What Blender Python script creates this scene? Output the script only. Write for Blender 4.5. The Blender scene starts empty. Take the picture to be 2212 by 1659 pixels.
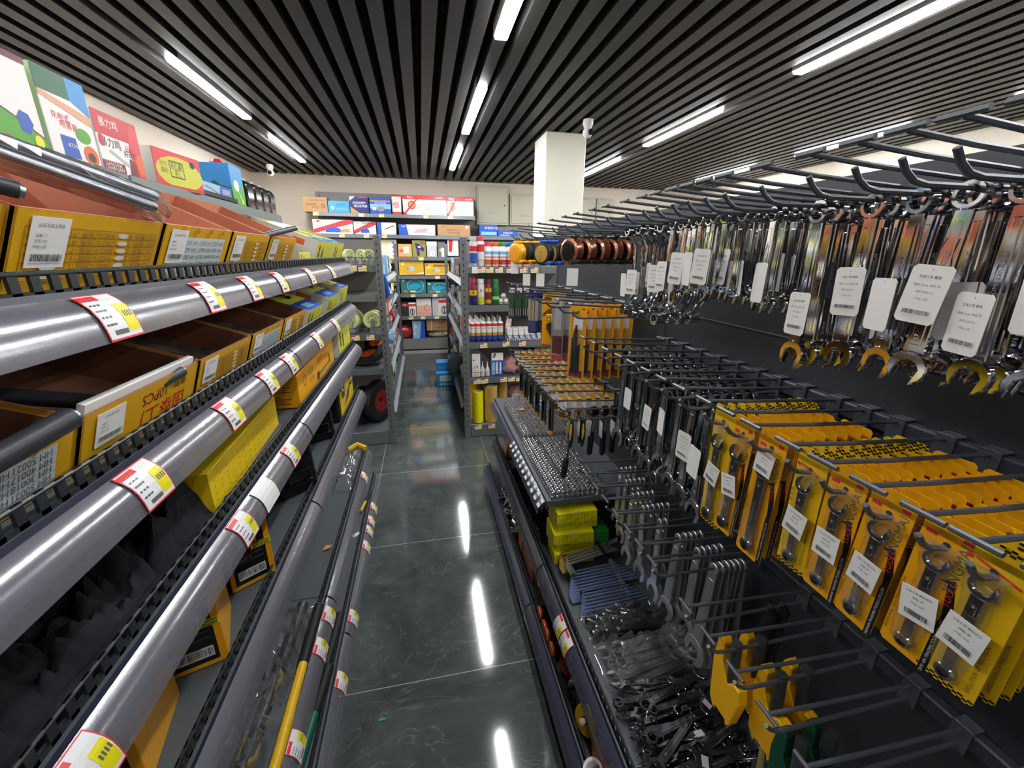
import bpy, bmesh, math, random
from mathutils import Vector, Matrix, Euler
random.seed(7)
S = bpy.context.scene
COL = S.collection
# ---------------------------------------------------------------- camera
F_PX, YAW, PITCH, ROLL, CAM_H = 885.0, 0.21191, 0.30639, 0.01012, 1.535
def look():
    cy, sy, cp, sp = math.cos(YAW), math.sin(YAW), math.cos(PITCH), math.sin(PITCH)
    fwd = Vector((sy*cp, cy*cp, -sp)); right = Vector((cy, -sy, 0)); up = right.cross(fwd)
    r = right*math.cos(ROLL)+up*math.sin(ROLL); u = -right*math.sin(ROLL)+up*math.cos(ROLL)
    m = Matrix((r, u, -fwd)).transposed().to_4x4(); m.translation = (0, 0, CAM_H)
    return m
cam = bpy.data.cameras.new('camera'); cam.sensor_width = 36; cam.lens = F_PX/2212*36
cam.clip_start = 0.02
co = bpy.data.objects.new('camera', cam); COL.objects.link(co); co.matrix_world = look(); S.camera = co
# ---------------------------------------------------------------- world, exposure
w = bpy.data.worlds.new('world'); S.world = w; w.use_nodes = True
w.node_tree.nodes['Background'].inputs[0].default_value = (0.7, 0.8, 1, 1)
w.node_tree.nodes['Background'].inputs[1].default_value = 0.15
S.view_settings.view_transform = 'Standard'; S.view_settings.look = 'None'
S.view_settings.gamma = 1; S.view_settings.use_curve_mapping = False
S.view_settings.exposure = 1.0
LAMP = (26, 34, 46, 56, 78)          # radiance of the lamp diffusers, row by row from behind the camera to the back wall
try:
    S.cycles.max_bounces = 10; S.cycles.diffuse_bounces = 4; S.cycles.glossy_bounces = 5
    S.cycles.transparent_max_bounces = 12; S.cycles.transmission_bounces = 4
    S.cycles.caustics_reflective = False; S.cycles.caustics_refractive = False
    S.cycles.sample_clamp_indirect = 6; S.cycles.use_denoising = True
except Exception: pass
# ---------------------------------------------------------------- materials
def lin(h):
    h = h.lstrip('#'); c = [int(h[i:i+2], 16)/255 for i in (0, 2, 4)]
    return tuple(x/12.92 if x <= .04045 else ((x+.055)/1.055)**2.4 for x in c)+(1,)
MATS = {}
def mat(name, col, rough=.5, metal=0., spec=.5, noise=0., nscale=40., bump=0., emit=0., coat=0.):
    m = bpy.data.materials.new(name); m.use_nodes = True; nt = m.node_tree; b = nt.nodes['Principled BSDF']
    c = lin(col); b.inputs['Base Color'].default_value = c; b.inputs['Roughness'].default_value = rough
    b.inputs['Metallic'].default_value = metal; b.inputs['Specular IOR Level'].default_value = spec
    b.inputs['Coat Weight'].default_value = coat; b.inputs['Coat Roughness'].default_value = .08
    if emit: b.inputs['Emission Color'].default_value = c; b.inputs['Emission Strength'].default_value = emit
    if noise or bump:
        tc = nt.nodes.new('ShaderNodeTexCoord'); n = nt.nodes.new('ShaderNodeTexNoise')
        n.inputs['Scale'].default_value = nscale; n.inputs['Detail'].default_value = 4
        nt.links.new(tc.outputs['Object'], n.inputs['Vector'])
        if noise:
            mx = nt.nodes.new('ShaderNodeMix'); mx.data_type = 'RGBA'
            mx.inputs[6].default_value = tuple(x*(1-noise) for x in c[:3])+(1,)
            mx.inputs[7].default_value = tuple(min(1, x*(1+noise)) for x in c[:3])+(1,)
            nt.links.new(n.outputs['Fac'], mx.inputs[0]); nt.links.new(mx.outputs[2], b.inputs['Base Color'])
        if bump:
            bp = nt.nodes.new('ShaderNodeBump'); bp.inputs['Strength'].default_value = bump; bp.inputs['Distance'].default_value = .002
            nt.links.new(n.outputs['Fac'], bp.inputs['Height']); nt.links.new(bp.outputs['Normal'], b.inputs['Normal'])
    MATS[name] = m; return m
def film(name, col, opac, rough=.12, gloss=.5):
    """thin clear plastic: mostly see-through, glossy at grazing angles"""
    m = bpy.data.materials.new(name); m.use_nodes = True; nt = m.node_tree; nt.nodes.clear()
    out = nt.nodes.new('ShaderNodeOutputMaterial'); tr = nt.nodes.new('ShaderNodeBsdfTransparent'); tr.inputs[0].default_value = (1, 1, 1, 1)
    df = nt.nodes.new('ShaderNodeBsdfPrincipled'); df.inputs['Base Color'].default_value = lin(col); df.inputs['Roughness'].default_value = rough
    gl = nt.nodes.new('ShaderNodeBsdfGlossy'); gl.inputs['Roughness'].default_value = rough
    lw = nt.nodes.new('ShaderNodeLayerWeight'); lw.inputs[0].default_value = .35
    mu = nt.nodes.new('ShaderNodeMath'); mu.operation = 'MULTIPLY'; mu.inputs[1].default_value = gloss
    nt.links.new(lw.outputs['Facing'], mu.inputs[0])
    a = nt.nodes.new('ShaderNodeMixShader'); a.inputs[0].default_value = opac
    nt.links.new(tr.outputs[0], a.inputs[1]); nt.links.new(df.outputs[0], a.inputs[2])
    b = nt.nodes.new('ShaderNodeMixShader'); nt.links.new(mu.outputs[0], b.inputs[0])
    nt.links.new(a.outputs[0], b.inputs[1]); nt.links.new(gl.outputs[0], b.inputs[2])
    nt.links.new(b.outputs[0], out.inputs[0]); MATS[name] = m; return m
# neutrals and metals
mat('steel_dark', '#33363b', .42, 0, .5, .12, 300, .05)
mat('panel_dark', '#2c2f34', .5, 0, .5, .12, 200, .04)
mat('steel_hook', '#54575c', .38, .3)
mat('fence_black', '#24292b', .4)
mat('shelf_grey', '#4e5356', .5, 0, .5, .1, 250)
mat('rail_back', '#272a3c', .4)
film('rail_clear', '#85858f', .56, .2, .6); film('rail_navy', '#50536a', .55, .25, .35)
mat('chrome', '#d9d9dc', .07, 1.); mat('chrome_dull', '#a6a7a8', .3, .7)
mat('dim_chrome', '#a4a6aa', .13, 1.); mat('zinc', '#b9c0c6', .3, .9); mat('blued', '#8ea0c8', .22, .7)  # darker chrome: the dim around the wrenches is put into its colour
mat('brass', '#b9933d', .28, 1.); mat('bronze', '#c08066', .22, .9); mat('gold', '#d3b866', .3, .7)
# plastics, paper
PAL = dict(white='#eceae6', offwhite='#d9d5cb', paper='#e6e6e4', black='#101012', ink='#1c1a1a', grey='#8b8d90', midgrey='#626569', dgrey='#333538',
 yellow='#e7b714', amber='#ee9f10', lemon='#dcd513', ylime='#c8c83a', olive='#55553c', tagyellow='#ece01a', tagred='#d8323c', red='#c3161e', dred='#7f1a1a',
 blue='#2456b4', sky='#2f8fd0', lblue='#86b9de', navy='#25256a', purple='#3a2a86', teal='#2f6f72', cyan='#1f9ec6', green='#1f8a2c', dgreen='#0f5c35', lgreen='#8fcf5a',
 grass='#4f9f22', orange='#e2601c', peach='#e6a081', pink='#dd9a9a', maroon='#6a1230', brown='#8a5f36', dbrown='#4a3020', tan='#c08a52', cream='#ece3bb',
 skin='#d9a07a', wheel='#d5dc96', ltgreen='#b9d9a8', silver='#b4b8bc', gold2='#b98e35', toolgreen='#0a5c42', film_grey='#a9abae')
for k, v in PAL.items(): mat(k, v, .42)
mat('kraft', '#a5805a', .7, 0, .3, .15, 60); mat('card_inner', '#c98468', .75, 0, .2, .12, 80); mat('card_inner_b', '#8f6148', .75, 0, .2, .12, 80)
mat('olive_gloss', '#2b2b20', .15, .3); mat('rubber', '#17171a', .6, 0, .4, .2, 200, .2); mat('cloth_black', '#1c1c21', .75, 0, .2, .3, 120, .3)
mat('case_black', '#17181b', .38, 0, .5, 0, 400, .15); mat('print_yellow', '#d8a410', .5, 0, .4, .06, 90); mat('box_yellow', '#e3bf12', .4, 0, .5, .06, 60)
mat('box_lemon', '#f0e60c', .42, 0, .5, .05, 60); mat('card_amber', '#f0a812', .32); mat('holster_yellow', '#efb206', .4); mat('holster_green', '#08432f', .4); mat('socket_chrome', '#d4d5d8', .16, .88); mat('black_gloss', '#0c0c0f', .15)
film('clear_bag', '#dfe4e8', .06, .06, .95); film('clear_shell', '#e8e8ea', .03, .05, .5); film('dusty_bag', '#cfd6d6', .12, .1, .95); film('tape_film', '#d9c814', .85, .15, .5)
film('red_bag', '#b02a2a', .8, .2, .5); film('pink_bag', '#d79c9c', .7, .15, .6); film('green_bag', '#b9c5a2', .75, .2, .5); film('clear_grey', '#b7b3b3', .5, .15, .6)
# ---------------------------------------------------------------- mesh builder
_text = {}
def text_mesh(s):
    if s not in _text:
        c = bpy.data.curves.new('t', 'FONT'); c.body = s; c.size = 1; c.align_x = 'CENTER'; c.align_y = 'CENTER'; c.resolution_u = 2
        o = bpy.data.objects.new('t', c); COL.objects.link(o)
        me = bpy.data.meshes.new_from_object(o.evaluated_get(bpy.context.evaluated_depsgraph_get()))
        _text[s] = ([v.co.copy() for v in me.vertices], [tuple(p.vertices) for p in me.polygons])
        bpy.data.objects.remove(o); bpy.data.curves.remove(c); bpy.data.meshes.remove(me)
    return _text[s]
AXES = {'+x': ((0, 1, 0), (0, 0, 1)), '-x': ((0, -1, 0), (0, 0, 1)), '-y': ((1, 0, 0), (0, 0, 1)), '+y': ((-1, 0, 0), (0, 0, 1)),
        '+z': ((1, 0, 0), (0, 1, 0)), '-z': ((1, 0, 0), (0, -1, 0))}
class MB:
    def __init__(s): s.v = []; s.f = []; s.m = []; s.sm = []; s.names = []
    def mi(s, m):
        if m not in s.names: s.names.append(m)
        return s.names.index(m)
    def add(s, vs, fs, m, smooth=False, mx=None):
        b = len(s.v)
        s.v += [tuple(mx @ Vector(v)) for v in vs] if mx is not None else [tuple(v) for v in vs]
        k = s.mi(m)
        for f in fs: s.f.append(tuple(i+b for i in f)); s.m.append(k); s.sm.append(smooth)
        return s
    def box(s, lo, hi, m, bev=0., mx=None):
        (a, b, c), (d, e, f) = lo, hi
        if bev <= 0:
            vs = [(a, b, c), (d, b, c), (d, e, c), (a, e, c), (a, b, f), (d, b, f), (d, e, f), (a, e, f)]
            return s.add(vs, [(0, 3, 2, 1), (4, 5, 6, 7), (0, 1, 5, 4), (1, 2, 6, 5), (2, 3, 7, 6), (3, 0, 4, 7)], m, False, mx)
        r = min(bev, (d-a)*.45, (e-b)*.45, (f-c)*.45)
        out = [(a+r, b), (d-r, b), (d, b+r), (d, e-r), (d-r, e), (a+r, e), (a, e-r), (a, b+r)]
        return s.prism(out, c, f, m, r, mx)
    def prism(s, out, z0, z1, m, ch=0., mx=None, smooth=False):
        """closed 2-D outline (ccw) raised from z0 to z1, its rims chamfered by ch"""
        n = len(out)
        if ch > 0:
            ins = []
            for i in range(n):
                p0, p, p1 = Vector(out[i-1]), Vector(out[i]), Vector(out[(i+1) % n])
                d0, d1 = (p-p0).normalized(), (p1-p).normalized()
                nn = Vector((-(d0.y+d1.y), d0.x+d1.x)); l = nn.length
                nn = nn/l if l > 1e-6 else Vector((-d0.y, d0.x))
                k = max(.5, nn.dot(Vector((-d0.y, d0.x)))); ins.append(tuple(p+nn*ch/k))
            rings = [[(x, y, z0) for x, y in ins], [(x, y, z0+ch) for x, y in out], [(x, y, z1-ch) for x, y in out], [(x, y, z1) for x, y in ins]]
        else: rings = [[(x, y, z0) for x, y in out], [(x, y, z1) for x, y in out]]
        vs = [p for r in rings for p in r]; fs = []
        for k in range(len(rings)-1):
            for i in range(n): j = (i+1) % n; fs.append((k*n+i, k*n+j, (k+1)*n+j, (k+1)*n+i))
        s.add(vs, fs, m, smooth, mx)
        s.add(rings[0], [tuple(range(n-1, -1, -1))], m, False, mx); return s.add(rings[-1], [tuple(range(n))], m, False, mx)
    def lathe(s, prof, m, n=16, mx=None, closed=False, ph=0.):
        """profile [(r, z)] turned about z"""
        k = len(prof); vs = [(r*math.cos(ph+2*math.pi*i/n), r*math.sin(ph+2*math.pi*i/n), z) for r, z in prof for i in range(n)]; fs = []
        for a in range(k if closed else k-1):
            b = (a+1) % k
            for i in range(n): j = (i+1) % n; fs.append((a*n+i, a*n+j, b*n+j, b*n+i))
        s.add(vs, fs, m, True, mx)
        if not closed:
            if prof[0][0] > 1e-5: s.add([vs[i] for i in range(n)], [tuple(range(n-1, -1, -1))], m, False, mx)
            if prof[-1][0] > 1e-5: s.add([vs[(k-1)*n+i] for i in range(n)], [tuple(range(n))], m, False, mx)
        return s
    def cyl(s, p, q, r, m, n=12, r2=None):
        p, q = Vector(p), Vector(q); d = q-p; mx = Matrix.Translation(p) @ d.to_track_quat('Z', 'Y').to_matrix().to_4x4()
        return s.lathe([(r, 0), (r if r2 is None else r2, d.length)], m, n, mx)
    def tube(s, pts, r, m, n=8, closed=False):
        pts = [Vector(p) for p in pts]; k = len(pts); rs = r if isinstance(r, (list, tuple)) else [r]*k
        vs = []; up = None
        for i, p in enumerate(pts):
            t = (pts[min(i+1, k-1)]-pts[max(i-1, 0)]) if not closed else pts[(i+1) % k]-pts[i-1]
            t = t.normalized()
            if up is None: up = t.orthogonal().normalized()
            up = (up-t*up.dot(t)).normalized(); bi = t.cross(up)
            vs += [p+(up*math.cos(2*math.pi*j/n)+bi*math.sin(2*math.pi*j/n))*rs[i] for j in range(n)]
        fs = []
        for i in range(k if closed else k-1):
            i2 = (i+1) % k
            for j in range(n): j2 = (j+1) % n; fs.append((i*n+j, i*n+j2, i2*n+j2, i2*n+j))
        s.add(vs, fs, m, True)
        if not closed: s.add(vs[:n], [tuple(range(n-1, -1, -1))], m); s.add(vs[-n:], [tuple(range(n))], m)
        return s
    def sphere(s, c, r, m, n=14, sc=(1, 1, 1), k=8):
        pr = [(max(1e-6, math.sin(math.pi*i/k))*r, -math.cos(math.pi*i/k)*r) for i in range(k+1)]
        return s.lathe(pr, m, n, Matrix.Translation(c) @ Matrix.Diagonal((sc[0], sc[1], sc[2], 1)))
    def decal(s, lo, hi, face, items, mx=None):
        """flat print on one face of the box lo..hi; u, v run 0..1 as the viewer of that face sees them"""
        U, V = Vector(AXES[face][0]), Vector(AXES[face][1]); lo, hi = Vector(lo), Vector(hi)
        N = U.cross(V); c = (lo+hi)/2; h = (hi-lo)/2
        W, H = 2*abs(U.dot(h)), 2*abs(V.dot(h)); o = c+N*abs(N.dot(h))-U*W/2-V*H/2
        for k, it in enumerate(items):
            e = N*(.0004+.00004*k); P = lambda u, v: o+U*(u*W)+V*(v*H)+e
            if it[0] == 't':
                _, u, v, size, txt, m = it[:6]; rot = math.radians(it[6]) if len(it) > 6 else 0; sx = it[7] if len(it) > 7 else 1
                vs, fs = text_mesh(txt); cr, sr = math.cos(rot), math.sin(rot); b = P(u, v)
                s.add([b+U*((x*sx*cr-y*sr)*size)+V*((x*sx*sr+y*cr)*size) for x, y, _ in vs], fs, m, False, mx)
            elif it[0] == 'p': s.add([P(u, v) for u, v in it[1]], [tuple(range(len(it[1])))], it[2], False, mx)
            elif it[0] == 'o':      # ellipse
                _, u, v, ru, rv, m = it[:6]; s.add([P(u+ru*math.cos(a*math.pi/8), v+rv*math.sin(a*math.pi/8)) for a in range(16)], [tuple(range(16))], m, False, mx)
            else: u0, v0, u1, v1, m = it; s.add([P(u0, v0), P(u1, v0), P(u1, v1), P(u0, v1)], [(0, 1, 2, 3)], m, False, mx)
        return s
    def mesh(s, name):
        me = bpy.data.meshes.new(name); me.from_pydata(s.v, [], s.f)
        for n in s.names: me.materials.append(MATS[n])
        me.polygons.foreach_set('material_index', s.m); me.polygons.foreach_set('use_smooth', s.sm)
        if any(s.sm): me.set_sharp_from_angle(angle=math.radians(38))
        me.update(); return me
    def build(s, name, parent=None, loc=(0, 0, 0), rot=(0, 0, 0)):
        o = bpy.data.objects.new(name, s.mesh(name)); COL.objects.link(o); o.location = loc; o.rotation_euler = rot
        if parent: o.parent = parent
        return o
def T(x=0, y=0, z=0, rx=0, ry=0, rz=0): return Matrix.Translation((x, y, z)) @ Euler((rx, ry, rz)).to_matrix().to_4x4()
def tag(o, label, cat, group=None, kind=None):
    o['label'] = label; o['category'] = cat
    if group: o['group'] = group
    if kind: o['kind'] = kind
    return o
def root(name, label, cat, loc=(0, 0, 0), rot=(0, 0, 0), group=None):
    o = bpy.data.objects.new(name, None); COL.objects.link(o); o.location = loc; o.rotation_euler = rot
    o.empty_display_size = .03; return tag(o, label, cat, group)
def struct(mb, name):
    o = mb.build(name); o['kind'] = 'structure'; return o
def dup(o, loc=None, rot=None, label=None, group=None):
    """copy a thing with its parts and sub-parts, sharing their mesh data"""
    def cp(a, par):
        c = a.copy(); COL.objects.link(c); c.parent = par
        for ch in KIDS.get(a.name, ()): KIDS.setdefault(c.name, []).append(cp(ch, c))
        return c
    c = cp(o, None)
    if loc is not None: c.location = loc
    if rot is not None: c.rotation_euler = rot
    if label: c['label'] = label
    if group: c['group'] = group
    return c
KIDS = {}
def kid(parent, o): KIDS.setdefault(parent.name, []).append(o); return o
_O = 'first second third fourth fifth sixth seventh eighth ninth tenth eleventh twelfth thirteenth fourteenth fifteenth sixteenth seventeenth eighteenth nineteenth twentieth'.split()
def nth(i):
    if i < 20: return _O[i]
    k = i+1; return '%d%s' % (k, 'th' if 10 < k % 100 < 14 else {1: 'st', 2: 'nd', 3: 'rd'}.get(k % 10, 'th'))
R = math.radians
def rnd(a, b): return random.uniform(a, b)
# ================================================================ THE ROOM
CEIL, XL, XR, YB, YF = 2.62, -2.32, 4.85, 7.12, -3.6
def stone():
    m = bpy.data.materials.new('floor_stone'); m.use_nodes = True; nt = m.node_tree; b = nt.nodes['Principled BSDF']; N = nt.nodes.new; Lk = nt.links.new
    tc = N('ShaderNodeTexCoord'); mp = N('ShaderNodeMapping'); mp.inputs['Location'].default_value = (.372, -1.178+.8, 0); Lk(tc.outputs['Object'], mp.inputs[0])
    br = N('ShaderNodeTexBrick'); br.offset = 0; br.inputs['Scale'].default_value = 1; br.inputs['Brick Width'].default_value = .8; br.inputs['Row Height'].default_value = .8
    br.inputs['Mortar Size'].default_value = .0016; br.inputs['Mortar Smooth'].default_value = 0
    br.inputs['Color1'].default_value = (0, 0, 0, 1); br.inputs['Color2'].default_value = (0, 0, 0, 1); br.inputs['Mortar'].default_value = (1, 1, 1, 1); Lk(mp.outputs[0], br.inputs[0])
    n1 = N('ShaderNodeTexNoise'); n1.inputs['Scale'].default_value = 2.2; n1.inputs['Detail'].default_value = 9; n1.inputs['Roughness'].default_value = .7; n1.inputs['Distortion'].default_value = 1.2
    n2 = N('ShaderNodeTexNoise'); n2.inputs['Scale'].default_value = 2.6; n2.inputs['Detail'].default_value = 4; n2.inputs['Distortion'].default_value = 1.6
    mq = N('ShaderNodeMapping'); mq.inputs['Rotation'].default_value = (0, 0, .5); mq.inputs['Scale'].default_value = (.8, 1.7, 1); Lk(tc.outputs['Object'], mq.inputs[0])
    Lk(tc.outputs['Object'], n1.inputs[0]); Lk(mq.outputs[0], n2.inputs[0])
    r1 = N('ShaderNodeValToRGB'); e = r1.color_ramp.elements; e[0].position = .3; e[0].color = lin('#3a4040'); e[1].position = .72; e[1].color = lin('#5d6461'); Lk(n1.outputs['Fac'], r1.inputs[0])
    r2 = N('ShaderNodeValToRGB'); e = r2.color_ramp.elements; e[0].position = .494; e[0].color = (0, 0, 0, 1); e[1].position = .5; e[1].color = (1, 1, 1, 1)
    x = r2.color_ramp.elements.new(.506); x.color = (0, 0, 0, 1); Lk(n2.outputs['Fac'], r2.inputs[0])
    m1 = N('ShaderNodeMix'); m1.data_type = 'RGBA'; m1.inputs[7].default_value = lin('#8e9794'); mm = N('ShaderNodeMath'); mm.operation = 'MULTIPLY'; mm.inputs[1].default_value = .3
    Lk(r2.outputs[0], mm.inputs[0]); Lk(mm.outputs[0], m1.inputs[0]); Lk(r1.outputs[0], m1.inputs[6])
    m2 = N('ShaderNodeMix'); m2.data_type = 'RGBA'; m2.inputs[7].default_value = lin('#a7aca9'); Lk(br.outputs['Color'], m2.inputs[0]); Lk(m1.outputs[2], m2.inputs[6])
    Lk(m2.outputs[2], b.inputs['Base Color']); b.inputs['Roughness'].default_value = .075; b.inputs['Specular IOR Level'].default_value = .75
    MATS['floor_stone'] = m
stone()
mat('wall_paint', '#dfd3c3', .8, 0, .3, .03, 30); mat('slat_paint', '#2a2927', .5, .1, .5, .08, 20); mat('void_black', '#050506', .9); mat('pillar_paint', '#e6e2d2', .6, 0, .3)
[mat('lamp_glow_%d' % i, '#fbfdff', .5, emit=e) for i, e in enumerate(LAMP)]; mat('lamp_body', '#e8e8e8', .4)
m = MB(); m.box((XL-.1, YF-.1, -.1), (XR+.1, YB+.1, 0), 'floor_stone'); struct(m, 'floor')
m = MB(); m.box((XL-.1, YF, 2.95), (XR+.1, YB, 3.0), 'void_black')
PIT = 1.85/15; i0 = int((XL-.47)/PIT); i1 = int((XR-.47)/PIT)
for i in range(i0, i1+1):
    x = .47+i*PIT
    m.box((x-.036, YF, CEIL), (x+.036, YB, CEIL+.1), 'slat_paint')
struct(m, 'ceiling')
for nm, lo, hi in (('wall_back', (XL-.1, YB, 0), (XR+.1, YB+.1, 3)), ('wall_left', (XL-.1, YF, 0), (XL, YB, 3)), ('wall_right', (XR, YF, 0), (XR+.1, YB, 3)), ('wall_front', (XL-.1, YF-.1, 0), (XR+.1, YF, 3))):
    m = MB(); m.box(lo, hi, 'wall_paint'); struct(m, nm)
m = MB(); m.box((1.185, 4.13, 0), (1.583, 4.53, CEIL), 'pillar_paint', .008); struct(m, 'pillar')
# lamps: one slat wide, set into the slats
def lamp(x, y0, y1, label, k):
    t = root('ceiling_lamp', label, 'ceiling lamp', (x, (y0+y1)/2, CEIL), group='linear ceiling lamps'); L = (y1-y0)/2
    m = MB(); m.box((-.04, -L-.004, -.004), (.04, L+.004, .06), 'lamp_body', .003); kid(t, m.build('housing', t))
    m = MB(); m.box((-.033, -L, -.016), (.033, L, -.0045), 'lamp_glow_%d' % k, .004); kid(t, m.build('diffuser', t))
cols = ((-1.38, 'far left'), (.47, 'middle'), (2.32, 'right of the pillar'), (4.17, 'far right'))
rows = ((-2.05, -.93, 'unseen second behind camera'), (-.2, .92, 'unseen just behind camera'), (1.42, 2.55, 'nearest'), (3.25, 4.37, 'second nearest'), (5.0, 6.14, 'farthest'))  # rows behind the camera are unseen, added on the same grid for lighting
for x, cn in cols:
    for k, (y0, y1, rn) in enumerate(rows):
        lamp(x, y0, y1, '%s strip lamp in the %s row of ceiling lamps' % (rn, cn), k)
# security cameras
def security_cam(x, y, z, label, up):
    t = root('security_camera', label, 'security camera', (x, y, z))
    m = MB(); m.lathe([(.03, 0), (.042, -.004), (.044, -.03), (.036, -.055), (.026, -.07)], 'white', 18); m.build('base', t)
    m = MB(); m.sphere((0, 0, -.1), .042, 'white', 18, k=10); hd = m.build('head', t)
    m = MB(); m.lathe([(.001, -.004), (.02, -.003), (.024, .0), (.024, .006)], 'black_gloss', 14, T(.012 if up else .0, -.036, -.103, R(90), 0, R(20 if up else 10))); m.build('lens', hd)
security_cam(1.43, 3.72, CEIL, 'white two-ball security camera hanging from the slats by the pillar', True)
security_cam(-1.86, 6.45, CEIL, 'small white dome security camera above the back wall corner', False)
# grey electrical boxes on the back wall
def cabinet(x0, x1, z0, z1, d, label, door_note=True):
    t = root('electrical_box', label, 'electrical box', (x0, YB, z0), group='electrical boxes on the back wall'); W, H = x1-x0, z1-z0
    m = MB(); m.box((0, -d, 0), (W, 0, H), 'elec', .004); m.build('body', t)
    m = MB(); m.box((.025, -d-.012, .03), (W-.025, -d-.001, H-.03), 'elec', .003); m.decal((.025, -d-.012, .03), (W-.025, -d, H-.03), '-y', [('t', .5, .28, .035, '强电配电箱', 'grey')]); dr = m.build('door', t)
    m = MB(); m.lathe([(.011, 0), (.011, .006)], 'black', 10, T(W-.07, -d-.012, H*.5, R(90))); m.build('lock', dr)
mat('elec', '#b4b09a', .45)
cabinet(.905, 1.42, 1.985, 2.57, .12, 'tall beige electrical box on the back wall left of the pillar')
cabinet(1.45, 1.95, 1.99, 2.47, .08, 'lower beige electrical box on the back wall half hidden by the pillar')
cabinet(2.45, 2.93, 1.99, 2.45, .08, 'beige electrical box on the back wall right of the pillar')
cabinet(2.95, 3.24, 1.99, 2.45, .08, 'narrow beige electrical box, right end of the back wall row')

mat('shelf_edge', '#7f8985', .35, .3)
# ================================================================ SHELVING
YE, YJ, YN = 2.50, 1.30, 0.10           # bay ends along the aisle
def mb_shelf(y0, y1, xb, xf, zt, s, m='shelf_grey'):
    """shelf plate between back xb and front xf (s: +1 front faces +x), its front edge folded down"""
    b = MB(); lo, hi = min(xb, xf), max(xb, xf)
    b.box((lo, y0, zt-.025), (hi, y1, zt), m, .002)
    b.box((xf-s*.004 if s > 0 else xf, y0, zt-.04), (xf if s > 0 else xf+.004, y1, zt-.02), m)
    return b
def rail_mb(y0, y1, xf, zt, s):
    """price rail: dark backing and a clear sloped front"""
    b = MB(); n = 6
    up = [(xf+s*.002, zt-.006), (xf+s*.03, zt-.058)]
    b.add([(xf+s*.001, y0, zt+.004), (xf+s*.001, y1, zt+.004), (xf+s*.016, y1, zt-.05), (xf+s*.016, y0, zt-.05)], [(0, 1, 2, 3)], 'rail_back')
    pr = []
    for i in range(n+1):
        a = i/n; pr.append((xf+s*(.004+.031*a+.006*math.sin(a*math.pi)), zt-.003-.053*a+.007*math.sin(a*math.pi)))
    vs = [(x, y, z) for x, z in pr for y in (y0, y1)]
    b.add(vs, [(2*i, 2*i+1, 2*i+3, 2*i+2) for i in range(n)], 'rail_clear' if s > 0 else 'rail_navy', True)
    return b
def fence_mb(y0, y1, xf, zt, h, s, pitch=.026):
    """low front guard: top bar and flat uprights"""
    b = MB(); x0, x1 = min(xf-s*.012, xf-s*.008), max(xf-s*.012, xf-s*.008)
    b.box((x0-.001, y0, zt+h-.006), (x1+.001, y1, zt+h), 'fence_black', .002); b.box((x0, y0, zt), (x1, y1, zt+.006), 'fence_black')
    n = int((y1-y0)/pitch)
    for i in range(n+1):
        y = y0+(y1-y0-.012)*i/n; b.box((x0, y, zt), (x1, y+.012, zt+h), 'fence_black')
    return b
def tag_pt(xf, zt, s, a):
    return xf+s*(.0052+.031*a+.006*math.sin(a*math.pi)), zt-.002-.053*a+.007*math.sin(a*math.pi)
def price_tag(y, xf, zt, s, label, wdt=.062, group='price tags on the rails'):
    """printed price card bent along the rail front; local frame: v down the rail, u along y as read"""
    b = MB(); dy = 1 if s > 0 else -1
    def P(u, v, e=0.):
        x, z = tag_pt(xf, zt, s, v); return (x+s*.0012+s*e*.8, y+dy*(u-.5)*wdt, z+e)
    def strip(u0, u1, v0, v1, m, e, n=5):
        vs = []
        for i in range(n+1):
            v = v0+(v1-v0)*i/n; vs += [P(u0, v, e), P(u1, v, e)]
        b.add(vs, [(2*i, 2*i+1, 2*i+3, 2*i+2) for i in range(n)], m)
    strip(0, 1, .0, 1, 'tagred', 0); strip(.03, .97, .03, .97, 'paper', .0002)
    strip(.03, .5, .06, .2, 'tagred', .0004, 2); strip(.62, .95, .35, .9, 'tagyellow', .0004)
    for k in range(4):
        for q in range(3): strip(.08+.1*q, .14+.1*q+.02*(k % 2), .3+.14*k, .34+.14*k, 'midgrey', .0005, 1)
    strip(.2, .58, .84, .92, 'midgrey', .0005, 1); [strip(.68+.07*q, .72+.07*q, .52, .64, 'midgrey', .0006, 1) for q in range(4)]
    return tag(b.build('price_tag'), label, 'price tag', group)
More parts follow.
